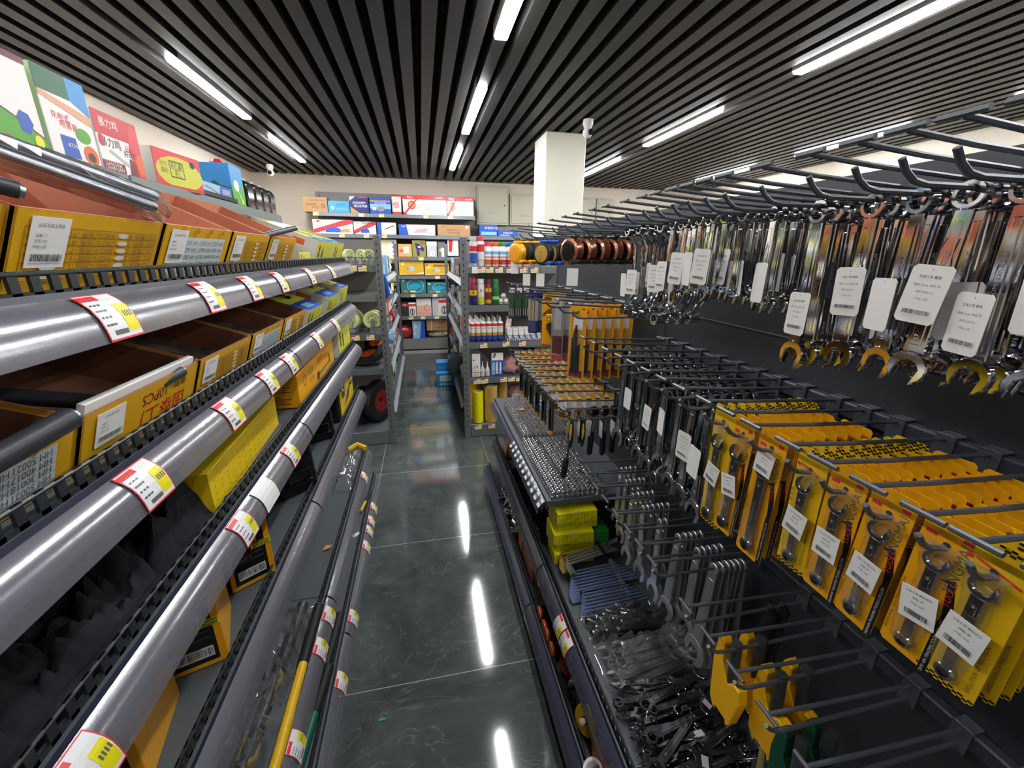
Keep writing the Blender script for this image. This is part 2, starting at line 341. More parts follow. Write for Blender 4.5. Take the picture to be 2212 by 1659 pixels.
def bay(name, label, y0, y1, s, xb, tiers, top, base, upr=True):
    """one gondola bay: s=+1 faces +x. tiers: (zt, xf, fence, rail, tiername)"""
    t = root(name, label, 'shelving', (0, 0, 0)); d = s
    b = MB(); lo, hi = min(xb, xb-s*.03), max(xb, xb-s*.03); b.box((lo, y0+.0005, .1), (hi, y1-.041, top), 'panel_dark')
    for z in (.42, .82, 1.36, 1.63):
        if z < top-.05: b.box((hi-.001 if s > 0 else lo-.0012, y0, z-.0015), (hi+.0012 if s > 0 else lo+.001, y1-.041, z+.0015), 'midgrey')
    b.build('back_panel', t)
    b = MB(); b.box((lo-.004, y1-.04, 0), (hi+.006, y1-.0005, top+.01), 'steel_dark', .003); b.build('upright', t)
    zb, xfb = base; b = MB(); lo, hi = min(xb, xfb), max(xb, xfb)
    b.box((lo, y0+.001, zb-.028), (hi, y1-.001, zb), 'shelf_grey', .003)
    b.box((xfb-.02 if s > 0 else xfb+.015, y0+.001, 0), (xfb-.015 if s > 0 else xfb+.02, y1-.001, zb-.028), 'rail_back'); bs = b.build('base_shelf', t)
    rail_mb(y0+.004, y1-.004, xfb, zb, s).build('price_rail', bs); fence_mb(y0+.004, y1-.004, xfb, zb, .024, s).build('front_fence', bs)
    for zt, xf, fh, rail in tiers:
        sh = mb_shelf(y0+.001, y1-.001, xb, xf, zt, s).build('shelf', t)
        if rail: rail_mb(y0+.004, y1-.004, xf, zt, s).build('price_rail', sh)
        if fh: fence_mb(y0+.004, y1-.004, xf, zt, fh, s).build('front_fence', sh)
        for y in (y0+.012, y1-.016):
            b = MB(); b.prism([(xb, zt-.09), (xb+s*.1, zt-.034), (xf-s*.03, zt-.03), (xf-s*.03, zt-.02), (xb, zt-.02)][::s], y, y+.004, 'steel_dark', 0, Matrix(((1, 0, 0, 0), (0, 0, 1, 0), (0, 1, 0, 0), (0, 0, 0, 1))))
            b.build('bracket', sh)
    return t
# left run: back panel at x=-.80; tiers A..E and base
LT = {'A': (1.485, -.403), 'B': (1.262, -.403), 'C': (1.03, -.403), 'D': (.745, -.405), 'E': (.345, -.405), 'F': (.165, -.365)}
TI = [(LT[k][0], LT[k][1], .028, True) for k in 'ABCDE']
TOPZ, TOPX = 1.712, -.70
for nm, y0, y1, far in (('far', YJ, YE, 1), ('near', YN, YJ, 0), ('behind', YN-1.2, YN, 0)):
    t = bay('shelving_bay', {'far': 'far bay of the long grey shelving left of the aisle', 'near': 'near bay of the long grey shelving left of the aisle', 'behind': 'bay of left grey shelving beside the camera'}[nm], y0, y1, 1, -.86, TI, 2.0 if 0 else 1.74, LT['F'])
    sh = mb_shelf(y0+.001, y1-.001, -.95, TOPX, TOPZ, 1).build('shelf', t); b = MB(); b.box((TOPX-.004, y0+.004, TOPZ-.036), (TOPX+.002, y1-.004, TOPZ+.003), 'shelf_edge', .002); b.build('front_edge', sh)
    if far: fence_mb(1.66, 1.98, TOPX, TOPZ+.003, .02, 1, .014).build('front_fence', sh)
# right run: panel at x=.81
HX, TX = .79, .49
RT_far = [(.635, .42, .0, True), (.345, .42, .03, True)]
RT_near = [(.345, .42, .034, True)]
def bar(t, y0, y1, z):
    b = MB(); b.box((HX-.002, y0, z-.016), (.808, y1, z+.014), 'steel_dark', .003); b.build('crossbar', t)
tf = bay('shelving_bay', 'far bay of the dark shelving right of the aisle with socket shelf', YJ, YE, -1, .81, RT_far, 1.685, (.155, .372))
for z in (1.63, 1.345, .965): bar(tf, YJ+.02, YE-.02, z)
tn = bay('shelving_bay', 'near bay of the dark shelving right of the aisle with wrench hooks', YN, YJ, -1, .81, RT_near, 1.685, (.155, .372))
for z in (1.63, 1.255, .825): bar(tn, YN+.02, YJ-.02, z)
tb = bay('shelving_bay', 'bay of right dark shelving beside the camera', YN-1.2, YN, -1, .81, RT_near, 1.685, (.155, .372))
# ================================================================ LEFT SHELVING: GOODS
def pbox(name, label, cat, lo, hi, m, prints=(), loc=(0, 0, 0), rot=(0, 0, 0), bev=.0015, group=None, faces=None, extra=None):
    """printed carton or case: one mesh; prints = {face: items}"""
    b = MB(); b.box(lo, hi, m, bev)
    if faces:                                     # other colours on whole faces
        for f, c in faces.items(): b.decal(lo, hi, f, [(.004, .004, .996, .996, c)])
    for f, it in dict(prints).items(): b.decal(lo, hi, f, ([(0.004, .004, .996, .996, faces[f])] if faces and f in faces else [])+list(it))
    if extra: extra(b)
    return tag(b.build(name, None, loc, rot), label, cat, group)
def lines(u0, u1, v0, v1, n, m='ink', h=.03, seed=0):
    r = random.Random(seed); out = []
    for k in range(n):
        v = v1-(v1-v0)*(k+.5)/n; out.append((u0, v-h/2, u0+(u1-u0)*r.uniform(.55, 1), v+h/2, m))
    return out
def barcode(u0, v0, u1, v1, seed=1):
    r = random.Random(seed); out = [(u0, v0, u1, v1, 'paper')]; u = u0+.01; 
    while u < u1-.015:
        wd = r.choice((.004, .008, .012))*(u1-u0)*2; out.append((u, v0+(v1-v0)*.18, min(u+wd, u1-.005), v1-(v1-v0)*.1, 'ink')); u += wd+r.choice((.006, .012))*(u1-u0)*2
    return out
def sticker(parent, loc, rot, w, h, seed=0):
    b = MB(); b.box((0, -w/2, -h/2), (.0006, w/2, h/2), 'white')
    b.decal((0, -w/2, -h/2), (.0006, w/2, h/2), '+x', [('t', .5, .84, h*.085, '山东五金工具店', 'midgrey')]+[('t', .28, .64-.11*q, h*.07, q_, 'midgrey') for q, q_ in enumerate(('规格: 个', '货号: 012', '产地: 山东'))]+barcode(.1, .1, .9, .3, seed))
    return kid(parent, b.build('price_sticker', parent, loc, rot))
# ---- open yellow drill-rod cartons, tilted towards the aisle
def tray(y0, y1, tier, kind, h, D, tilt, label, inner='card_inner', lid=False, st=True):
    zt, xf = LT[tier]; W = y1-y0-.004; th = R(tilt)
    t = root('open_carton', label, 'carton', (xf-.014-h*math.sin(th), (y0+y1)/2, zt+.002), (0, th, 0), 'open yellow cartons of rods')
    b = MB(); w = .004; out = 'print_yellow'; hw = W/2
    b.box((-D, -hw, 0), (0, hw, w), out)
    for lo, hi, nin in (((-w, -hw, w), (0, hw, h), '-x'), ((-D, -hw, w), (-D+w, hw, h), '+x'), ((-D, -hw, w), (0, -hw+w, h), '+y'), ((-D, hw-w, w), (0, hw, h), '-y')):
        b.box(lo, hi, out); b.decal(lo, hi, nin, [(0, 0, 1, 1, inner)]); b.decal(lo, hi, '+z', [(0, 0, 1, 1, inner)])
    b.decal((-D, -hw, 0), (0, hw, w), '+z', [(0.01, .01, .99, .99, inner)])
    lo, hi = (-w, -hw, 0), (0, hw, h)
    if kind == 'table':
        it = []
        for k in range(7): v = .8-.11*k; it.append((.06, v, .96, v+.008, 'brown'))
        for u in (.06, .3, .46, .6, .72, .83, .96): it.append((u-.0015, .12, u+.0015, .8, 'brown'))
        for k in range(6):
            v = .745-.11*k
            it += [('o', .2, v, .045, .036, 'offwhite'), ('o', .66, v, .04, .036, 'offwhite'), ('t', .38, v, .011, '规格 %d' % (19-k), 'brown', 180), ('t', .53, v, .011, '%d00216' % (6+k), 'brown', 180), ('t', .775, v, .011, '规格 1%d' % k, 'brown', 180), ('t', .895, v, .011, '10021%d' % k, 'brown', 180)]
        b.decal(lo, hi, '+x', it)
    elif kind == 'sheet':
        it = [(.12, .03, .9, .8, 'lsheet')]
        for k in range(5):
            v = .7-.14*k; it.append((.12, v-.065, .9, v-.058, 'grey'))
            for u in (.36, .58, .78): it.append(('t', u, v, .012, ('HM 50021', 'HM 40017', 'HM 30018')[k % 3], 'midgrey', 180))
        b.decal(lo, hi, '+x', it+[('t', .2+.2*q, .9, .013, '工业', 'dred', 35) for q in range(4)])
    elif kind == 'red':
        b.decal(lo, hi, '+x', [('t', .55, .72, .026, '10PCS', 'dred', 180), ('t', .8, .78, .02, '重型', 'dbrown', 180), ('t', .6, .32, .038, '国泰工厂', 'red', 180)])
    else:
        b.decal(lo, hi, '+x', [('t', .45, .52, .02, '电工组套', 'dbrown', -60), ('t', .72, .7, .012, '优质', 'dred', -60), ('t', .2, .3, .012, '优质', 'dred', -60)])
    b.build('carton_body', t)
    if st: sticker(t, (.0015, -hw+W*.18, h*.62), (0, 0, 0), .055, h*.62, int(y0*100))
    if kind == 'red':
        b = MB(); b.box((-.014, -hw+.01, h*.3), (-w-.001, hw-.01, h+.012), 'white'); b.build('foam_strip', t)
    return t
mat('lsheet', '#cdd6d6', .5)
ys = [(.30, .560), (.566, .838), (.843, 1.106), (1.111, 1.360), (1.366, 1.626)]
kinds = ['diag', 'table', 'sheet', 'table', 'table']
for i, ((a, c), k) in enumerate(zip(ys, kinds)):
    tray(a, c, 'A', k, .1, .24, 24.5, '%s open yellow carton from the near end on the top left shelf' % nth(i))
ysb = [(.29, .558), (.564, .848), (.853, 1.105), (1.112, 1.362), (1.368, 1.612)]
for i, ((a, c), k) in enumerate(zip(ysb, ['sheet', 'red', 'table', 'sheet', 'table'])):
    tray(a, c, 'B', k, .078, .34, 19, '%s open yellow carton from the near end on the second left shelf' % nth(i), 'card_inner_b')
def rods(x0, z0, y0, dx, dy, dz, n, r, L, m, label, bag=True, group='bundles of rods in the cartons', seed=0):
    """rods lying one way, wrapped in clear film"""
    rr = random.Random(seed); t = root('bagged_rods' if bag else 'steel_rod', label, 'rods' if bag else 'rod', (x0, y0, z0), group=group if bag else None)
    d = Vector((dx, dy, dz)).normalized(); s = d.orthogonal().normalized(); u = d.cross(s)
    side = Vector((0, 0, 1)).cross(d).normalized(); up = d.cross(side)
    for i in range(n):
        o = side*((i % 4-1.5)*r*2.15)+up*((i//4)*r*1.9+r); b = MB(); e = rr.uniform(-.01, .01)
        b.cyl(o-d*(L+e), o, r, m, 10); b.cyl(o, o+d*.004, r*.8, 'zinc', 10); b.build('rod', t)
    if bag:
        b = MB(); k = 14; q = 12; vs = []; fs = []
        for i in range(k+1):
            for j in range(q):
                a = 2*math.pi*j/q; w0 = r*4.9*(1 if i < k else .45); h0 = r*(2.4 if n > 4 else 1.25)*(1 if i < k else .5)
                p = side*(math.cos(a)*w0+rr.uniform(-1, 1)*r*.45)+up*(math.sin(a)*h0+h0*.9+rr.uniform(-1, 1)*r*.4)+d*(.03-(L*.75)*(k-i)/k)
                vs.append(p)
        for i in range(k):
            for j in range(q): j2 = (j+1) % q; fs.append((i*q+j, i*q+j2, (i+1)*q+j2, (i+1)*q+j))
        b.add(vs, fs, 'clear_bag'); b.build('clear_wrap', t)
    return t
rods(-.425, 1.592, .80, .52, .72, -.27, 5, .0085, .36, 'zinc', 'clear-wrapped bundle of silver rods across the top left cartons')
rods(-.43, 1.585, .585, .5, .5, -.2, 1, .009, .3, 'steel_dark', 'single black rod beside the wrapped silver rods on top', False)
rods(-.395, 1.598, 1.47, .35, .6, .16, 1, .008, .26, 'steel_hook', 'loose grey rod sticking out of the top left cartons', False)
ct = math.cos(R(19)); 
for i, (y, n, xx, L, lab) in enumerate(((.96, 5, -.475, .28, 'third'), (1.22, 7, -.475, .26, 'fourth'), (1.46, 5, -.47, .26, 'fifth'))):
    rods(xx, 1.29, y, .9, .12, -.3, n, .0105, L, 'steel_dark', 'black rods in clear film in the %s second-shelf carton' % lab, True, seed=i+3)
rods(-.45, 1.325, .80, .17, .9, .12, 1, .0095, .34, 'steel_dark', 'long black rod leaning on the white foam of a yellow carton', False)
rods(-.49, 1.315, .70, .5, .25, -.18, 1, .011, .25, 'steel_dark', 'short black rod lying inside the red-lettered yellow carton', False)
rods(-.44, 1.34, .54, .2, .8, .16, 1, .013, .28, 'steel_dark', 'thick black rod lying over the nearest second-shelf carton', False)
# ---- green-yellow tool cartons
def green_carton(x, y, z, w, h, D, tilt, label, rz=0, top=True):
    t = root('tool_carton', label, 'carton', (x, y, z), (0, R(tilt), R(rz)), 'green-yellow tool cartons')
    lo, hi = (-D, 0, 0), (0, w, h); b = MB(); b.box(lo, hi, 'ylime', .001)
    b.decal(lo, hi, '-y', [(0, 0, 1, 1, 'offwhite'), (.62, .62, .8, .85, 'orange'), ('t', .42, .6, .03, 'FF-02-26', 'ink')]+barcode(.76, .12, .92, .42, 3))
    b.decal(lo, hi, '+z', [(0, 0, 1, .03, 'white'), (.8, .02, 1, 1, 'blue'), (.86, .3, .95, .7, 'lblue'), ('p', [(.1, .4), (.3, .62), (.5, .55), (.68, .75), (.72, .5), (.55, .35), (.3, .3)], 'black'), ('p', [(.5, .45), (.66, .6), (.66, .48)], 'grey')])
    b.decal(lo, hi, '+x', [(.12, .55, .2, .8, 'dred'), (.12, .3, .2, .52, 'navy'), ('p', [(.32, .2), (.4, .25), (.39, .6), (.35, .8), (.31, .5)], 'dgrey')]+lines(.55, .9, .3, .75, 5, 'ydim', .014))
    b.build('carton_body', t); return t
mat('ydim', '#a3a128', .5)
zA, zB, zC = LT['A'][0]+.002, LT['B'][0]+.002, LT['C'][0]+.002
green_carton(-.42, 1.64, zA, .15, .05, .2, 0, 'small green-yellow carton beside the fifth top-shelf carton')
green_carton(-.44, 1.90, zA, .33, .1, .25, 20, 'long white and yellow carton tilted on the top left shelf')
green_carton(-.44, 2.25, zA, .24, .1, .25, 20, 'last white and yellow carton at the far end of the top shelf')
green_carton(-.435, 1.625, zB, .24, .07, .34, 19, 'first green-yellow carton with blue end on the second left shelf')
green_carton(-.435, 1.96, zB, .26, .085, .34, 19, 'middle green-yellow carton with blue end on the second left shelf')
green_carton(-.435, 2.28, zB, .2, .1, .28, 17, 'farthest green-yellow carton with blue end on the second left shelf')
green_carton(-.425, 2.14, zC, .34, .15, .3, 0, 'tall green-yellow carton with blue top on the third left shelf')
# ---- third shelf: orange carton, long lemon carton, cloth
b = MB(); lo, hi = (-.2, 0, 0), (0, .66, .112); b.box(lo, hi, 'card_amber', .002)
b.decal(lo, hi, '+x', [('o', .14, .62, .035, .16, 'dred'), ('o', .14, .62, .028, .13, 'card_amber'), ('t', .3, .68, .026, '名工利', 'brown'), ('t', .3, .42, .02, '精工制造', 'brown'), ('t', .55, .74, .034, 'BLACK', 'red'), ('t', .74, .64, .012, 'Professional tools', 'ink'), (.45, .22, .84, .3, 'midgrey'), ('p', [(.42, .12), (.48, .12), (.5, .38), (.43, .38)], 'dgrey'), (.82, .2, .85, .55, 'dgrey')])
b.decal(lo, hi, '-y', lines(.1, .9, .1, .92, 11, 'brown', .035, 5)); b.decal(lo, hi, '+z', [(.1, .1, .9, .5, 'amber'), ('p', [(.2, .6), (.8, .55), (.7, .85), (.3, .8)], 'brown')])
tag(b.build('tool_carton', None, (-.425, 1.42, zC), (0, 0, R(1.5))), 'orange-yellow printed carton with red lettering on the third left shelf', 'carton')
b = MB(); lo, hi = (-.2, 0, 0), (0, .47, .092); b.box(lo, hi, 'box_yellow', .001)
b.decal(lo, hi, '+x', [(u, v, u+.018, v+.016, 'olive') for u in [.03+.07*i for i in range(14)] for v in (.08, .24, .4, .56, .72)])
b.decal(lo, hi, '+z', [(.02+.2*i, .02+.036*j, .05+.2*i, .026+.036*j, 'olive') for i in range(5) for j in range(27)])
tag(b.build('long_carton', None, (-.428, .81, zC), (0, 0, R(3))), 'long lemon-yellow carton with dash pattern on the third left shelf', 'carton')
def crumple(name, label, cat, x0, x1, y0, y1, z0, h, m, n=(26, 46), seed=1, parent=None, edge=.15, freq=9, group=None, amp=1.):
    """crumpled sheet heaped on a shelf"""
    from mathutils import noise as nz
    b = MB(); vs = []; fs = []; a, c = n
    for i in range(a+1):
        for j in range(c+1):
            u, v = i/a, j/c; e = min(1, min(u, 1-u, v, 1-v)/edge); e = e*e*(3-2*e)
            p = Vector((u*(x1-x0)*freq+seed, v*(y1-y0)*freq, seed*1.7)); f = abs(nz.noise(p))*1.2+.5*abs(nz.noise(p*2.3))+.35*(nz.noise(p*.6)+.6)
            q = nz.noise(p*.9+Vector((9, 2, 4)))*.012*amp
            vs.append((x0+u*(x1-x0)+q, y0+v*(y1-y0)+nz.noise(p*.8-Vector((3, 7, 1)))*.012*amp, z0+.002+h*f*e))
    for i in range(a):
        for j in range(c): k = i*(c+1)+j; fs.append((k, k+c+1, k+c+2, k+1))
    b.add(vs, fs, m, True); o = b.build(name, parent)
    return o if parent else tag(o, label, cat, group)
crumple('black_cloth', 'heap of crumpled black cloth on the third left shelf', 'cloth', -.80, -.425, .12, .90, zC, .10, 'cloth_black', (90, 170), 2, None, .1, 21)
# ---- fourth shelf: black cases, yellow-black cartons
zD, zE, zF = LT['D'][0]+.002, LT['E'][0]+.002, LT['F'][0]+.002
def case(x, y, rz, label, h=.22, w=.14, d=.07):
    t = root('tool_case', label, 'tool case', (x, y, zD), (0, 0, R(rz)), 'black plastic tool cases')
    b = MB(); b.prism([(-w/2, .012), (-w/2+.015, 0), (w/2-.015, 0), (w/2, .012), (w/2-.012, h-.02), (w/2-.035, h), (-w/2+.03, h), (-w/2+.008, h-.02)], -d/2, d/2, 'case_black', .008, Matrix(((1, 0, 0, 0), (0, 0, 1, 0), (0, 1, 0, 0), (0, 0, 0, 1))))
    b.box((-w*.34, -d/2-.004, h*.12), (w*.34, -d/2+.002, h*.2), 'case_black', .002); kid(t, b.build('shell', t))
    b = MB(); b.box((-w*.3, -d/2-.012, h*.22), (w*.3, -d/2-.001, h*.42), 'black_gloss', .008); kid(t, b.build('handle', t)); return t
case(-.47, 1.37, 44, 'nearer black plastic tool case standing on the fourth left shelf'); case(-.49, 1.80, 28, 'farther black plastic tool case standing on the fourth left shelf', .2)
t = root('toolbox', 'black toolbox with yellow front label at the far end of fourth shelf', 'toolbox', (-.425, 1.97, zD))
b = MB(); b.box((-.16, 0, 0), (0, .44, .16), 'case_black', .008); b.build('shell', t)
b = MB(); lo, hi = (0, .04, .015), (.003, .40, .14); b.box(lo, hi, 'box_yellow', .001); b.decal(lo, hi, '+x', [('p', [(.2, .2), (.6, .3), (.8, .8), (.5, .6)], 'olive'), ('t', .4, .75, .02, '工具', 'olive')]); b.build('front_label', t)
for y in (.1, .32):
    b = MB(); b.box((.002, y-.02, .1), (.012, y+.02, .165), 'chrome', .004); b.cyl((.014, y-.02, .13), (.014, y+.02, .13), .005, 'chrome'); b.build('latch', t)
def barbox(x, y, rz, label, seed, w=.098, h=.19, D=.15):
    t = root('tool_carton', label, 'carton', (x, y, zD), (0, 0, R(rz)), 'black and yellow barcode cartons'); lo, hi = (0, 0, 0), (w, D, h)
    b = MB(); b.box(lo, hi, 'card_amber', .001)
    b.decal(lo, hi, '-y', [(.1, .06, .87, .99, 'black'), (.16, .36, .8, .365, 'grey'), (.2, .44, .8, .445, 'grey'), ('t', .35, .4, .01, '规格型号', 'grey')]+barcode(.18, .12, .8, .25, seed)+[(.3, .6, .7, .7, 'tan')])
    b.build('carton_body', t)
    b = MB(); l2, h2 = (w*.55, -.0018, h*.5), (w*1.0, -.0008, h*.58); b.box(l2, h2, 'tagyellow'); b.decal(l2, h2, '-y', [(.05, .78, .95, .95, 'ink')]+[(.1+.06*i, .1, .13+.06*i, .65, 'ink') for i in range(14)]); b.build('yellow_sticker', t); return t
barbox(-.487, .911, 38, 'far black and yellow carton with barcode on the fourth left shelf', 4); barbox(-.517, .698, 20, 'middle black and yellow carton with barcode on the fourth left shelf', 5)
barbox(-.56, .50, 12, 'near black and yellow carton with yellow stickers on the fourth left shelf', 6, .11)
# ---- fifth shelf and base
t = root('wrapped_bar', 'crumpled clear film wrap over a bar on the fifth left shelf', 'wrapped bar', (0, 0, 0))
b = MB(); b.tube([(-.475, .7, zE+.03), (-.462, 1.24, zE+.03)], .018, 'dgrey', 10); b.build('bar', t)
crumple('clear_wrap', '', '', -.545, -.432, .62, 1.27, zE+.006, .085, 'dusty_bag', (16, 60), 5, t, .2, 26)
def grip_tool(p, q, k, mh, ms, label, name, r=.0165):
    """straight tool: black grip over the first part k, coloured shaft after it"""
    p, q = Vector(p), Vector(q); c = p.lerp(q, k); t = root(name, label, 'tool', p); d = (q-p)
    b = MB(); b.tube([Vector((0, 0, 0)), d*.01, (c-p)*.5, (c-p)*.95, (c-p)], [r*.7, r, r*1.02, r*.98, r*.85], mh, 12); b.build('grip', t)
    b = MB(); b.tube([(c-p), (c-p)+d*.02, d], [r*.8, r*.8, r*.85], ms, 12); b.build('shaft', t); return t
grip_tool((-.412, 1.24, zE+.018), (-.405, .66, zE+.018), .38, 'rubber', 'yellow', 'yellow-shafted bar with black grip on the fifth left shelf', 'pry_bar')
grip_tool((-.495, .84, zE+.012), (-.485, .62, zE+.012), .1, 'amber', 'yellow', 'short yellow bar beside the clear wrap on the fifth shelf', 'pry_bar', .012)
grip_tool((-.385, 1.37, zF+.018), (-.40, .95, zF+.018), .56, 'rubber', 'toolgreen', 'farther green bar with black grip on the bottom left shelf', 'pry_bar')
grip_tool((-.383, 1.15, zF+.02), (-.415, .72, zF+.02), .36, 'rubber', 'toolgreen', 'nearer green bar with black grip on the bottom left shelf', 'pry_bar', .0185)
grip_tool((-.372, 2.25, zF+.01), (-.40, 2.07, zF+.01), .5, 'black', 'yellow', 'small black and yellow screwdriver on the bottom left shelf', 'screwdriver', .01)
t = root('bagged_tool', 'clear bag with yellow handled tool at the far end of fifth shelf', 'bagged tool', (0, 0, 0))
b = MB(); b.tube([(-.50, 2.44, zE+.03), (-.45, 2.47, zE+.045), (-.40, 2.44, zE+.03)], .018, 'yellow', 10); b.build('handle', t)
crumple('clear_bag', '', '', -.52, -.42, 2.0, 2.46, zE+.004, .05, 'dusty_bag', (10, 20), 8, t, .2, 14)
b = MB(); b.box((-.02, -.012, 0), (.02, .012, .001), 'white'); b.cyl((-.015, -.03, .006), (.02, -.02, .006), .006, 'clear_shell', 8)
tag(b.build('paper_scrap', None, (-.40, 1.88, zF), (0, 0, .6)), 'small white paper scrap on the bottom left shelf', 'paper scrap')
b = MB(); b.add([(0, 0, 0), (.03, .006, .004), (.036, .03, .002), (.012, .026, .006)], [(0, 1, 2, 3)], 'tan'); b.add([(0, 0, .0015), (.012, .026, .0075), (.036, .03, .0035), (.03, .006, .0055)], [(0, 1, 2, 3)], 'tan')
tag(b.build('cardboard_scrap', None, (-.47, 1.55, zE)), 'torn brown cardboard scrap on the fifth left shelf', 'cardboard scrap')
# price cards
def cards(tier, ys, s=1):
    zt, xf = LT[tier]; nm = dict(A='top', B='second', C='third', D='fourth', E='fifth', F='bottom')[tier]
    for i, y in enumerate(sorted(ys)): price_tag(y, xf, zt, s, '%s price card from the near end on the %s left shelf edge' % (nth(i), nm))
cards('A', [.6, .851, 1.048, 1.256, 1.574, 1.938]); cards('B', [.579, .841, 1.055, 1.23, 1.56, 1.896]); cards('C', [.378, .798, 1.123]); cards('E', [.824, 1.102, 1.23, 2.189]); cards('F', [1.119, 1.382, 1.809, 1.932, 2.017, 2.146])
b = MB(); zt, xf = LT['C']
vs = []
for i in range(6):
    x, z = tag_pt(xf, zt, 1, i/5); vs += [(x+.0012, .885, z), (x+.0012, .965, z)]
b.add(vs, [(2*i, 2*i+1, 2*i+3, 2*i+2) for i in range(5)], 'white'); tag(b.build('price_tag'), 'blank white card on the third left shelf edge', 'price tag')
# ---- narrow top shelf: display cartons
zT = TOPZ+.001
def top(y0, y1, h, D, m, prints, label, faces=None, x=TOPX-.015, rz=0, name='product_carton'):
    return pbox(name, label, 'carton', (-D, 0, 0), (0, y1-y0, h), m, prints, (x, y0, zT), (0, 0, R(rz)), faces=faces, group='cartons on the narrow top shelf')
arc = [(0, .5)]+[(u/10, .5-.33*(u/10)**1.5) for u in range(1, 11)]+[(1, 0), (0, 0)]
top(.925, 1.092, .165, .16, 'white', {'+x': [(0, .93, 1, 1, 'maroon'), ('p', [(u, v+.02) for u, v in arc], 'maroon'), ('p', arc, 'grass'), ('p', [(.22, .72), (.36, .66), (.42, .54), (.3, .58)], 'blue'), ('p', [(.26, .78), (.4, .76), (.41, .72), (.27, .75)], 'navy'), ('o', .3, .48, .05, .07, 'navy'), ('o', .3, .48, .04, .055, 'white'), ('p', [(.3, .14), (.33, .14), (.34, .46), (.31, .46)], 'midgrey'), ('p', [(.7, .2), (.8, .18), (.88, .3), (.84, .4), (.74, .42), (.68, .34)], 'blue'), (0, 0, 1, .09, 'dgreen'), ('o', .9, .13, .06, .07, 'tagyellow'), ('t', .4, .04, .010, '20L 背负式喷雾器', 'white'), (.38, .01, .56, .12, 'tagred')]},
    'white and green carton with blue sprayer picture, nearest on the top shelf')
top(1.105, 1.238, .168, .17, 'white', {'+x': [(0, .74, 1, 1, 'dgreen'), ('p', [(.62, .74), (1, .62), (1, 1), (.62, 1)], 'sky'), ('p', [(0, .74), (0, .68), (1, .5), (1, .62)], 'skin'), ('t', .32, .5, .016, '充电式', 'tagred'), ('t', .45, .42, .016, '喷雾器', 'tagred'), ('p', [(.22, .06), (.55, .06), (.52, .3), (.22, .3)], 'blue'), ('o', .72, .36, .16, .09, 'grass'), ('o', .8, .14, .16, .12, 'orange'), ('o', .8, .12, .09, .06, 'dbrown'), (0, 0, 1, .05, 'dgreen'), ('t', .45, .2, .012, 'ATMC', 'white'), ('t', .55, .025, .009, '优质工业级产品', 'white')]},
    'white carton with green top and blue tank picture on the top shelf', {'-y': 'ltgreen', '+z': 'dgreen'})
top(1.245, 1.402, .132, .16, 'white', {'+x': [(0, .62, 1, 1, 'red'), (0, 0, .5, .2, 'dred'), ('p', [(.78, 0), (.7, .5), (.82, .95), (1, .9), (1, 0)], 'tagred'), ('p', [(.86, .1), (.8, .4), (1, .5), (1, .1)], 'orange'), ('t', .28, .5, .024, '暴力鸡', 'ink'), ('t', .32, .82, .022, '暴力鸡', 'white'), ('p', [(.2, .36), (.24, .4), (.66, .22), (.64, .16)], 'silver'), ('o', .08, .52, .05, .1, 'red'), ('t', .7, .5, .016, '品质', 'tagred'), ('t', .7, .4, .016, '好动力', 'ink'), ('p', [(.6, .02), (.82, .0), (.8, .3), (.66, .34)], 'dred'), ('t', .24, .15, .012, 'GASOLINE', 'white'), ('t', .24, .08, .012, 'CHAIN SAW', 'white')]},
    'red and white carton with chain saw picture on the top shelf')
top(1.455, 1.655, .1, .11, 'offwhite', {'+x': [(0, 0, 1, 1, 'tagred'), ('o', .52, .45, .5, .44, 'ylime'), (.02, .02, .98, .08, 'red'), (.3, .3, .6, .75, 'ink'), (.315, .33, .585, .72, 'ylime'), ('t', .45, .62, .026, '割灌', 'ink'), ('t', .45, .42, .026, '机', 'ink'), ('t', .18, .62, .015, '动力', 'dred'), ('t', .18, .44, .015, '强劲', 'dred'), ('o', .82, .78, .06, .1, 'ink')]},
    'red and yellow-green carton with framed lettering on the top shelf', {'-y': 'offwhite'}, rz=-8)
top(1.70, 1.955, .056, .09, 'navy', {'+x': [(.02, .06, .98, .94, 'lblue'), ('p', [(.5, .06), (.98, .06), (.98, .94), (.62, .94)], 'blue'), ('p', [(.1, .7), (.18, .75), (.5, .5), (.6, .1), (.55, .1), (.45, .45)], 'brown'), ('t', .8, .6, .022, '割草机', 'white')]}, 'low blue carton with brush cutter picture on the top shelf')
top(1.965, 2.085, .15, .13, 'sky', {'+x': [(0, 0, 1, .5, 'grass'), ('o', .4, .5, .2, .14, 'white'), ('p', [(.4, .5), (.8, .1), (.75, .08)], 'white'), ('o', .75, .12, .08, .06, 'tagyellow')], '-y': [(0, 0, 1, .3, 'grass'), ('p', [(.3, .28), (.4, .45), (.55, .6), (.7, .48), (.95, .42), (1, .28)], 'dgreen')]}, 'tall sky blue carton with garden picture on the top shelf')
b = MB(); b.lathe([(.02, 0), (.024, .012), (.014, .025)], 'red', 14, T(-.07, .08, .15))
tag(b.build('red_stopper', None, (TOPX-.015, 1.965, zT)), 'small red cap lying on the sky blue top-shelf carton', 'stopper')
for i in range(4):
    b = MB(); b.prism([(-.13, .0), (0, 0), (.0, .095), (-.012, .112), (-.118, .112), (-.13, .095)], 0, .075, 'olive_gloss', .006, Matrix(((1, 0, 0, 0), (0, 0, 1, 0), (0, 1, 0, 0), (0, 0, 0, 1))))
    b.cyl((-.03, .038, .112), (-.03, .038, .122), .014, 'silver', 12)
    tag(b.build('fuel_can', None, (TOPX-.012, 2.115+.095*i, zT)), '%s of four glossy dark olive cans on the top shelf' % nth(i), 'can', 'dark olive cans on the top shelf')
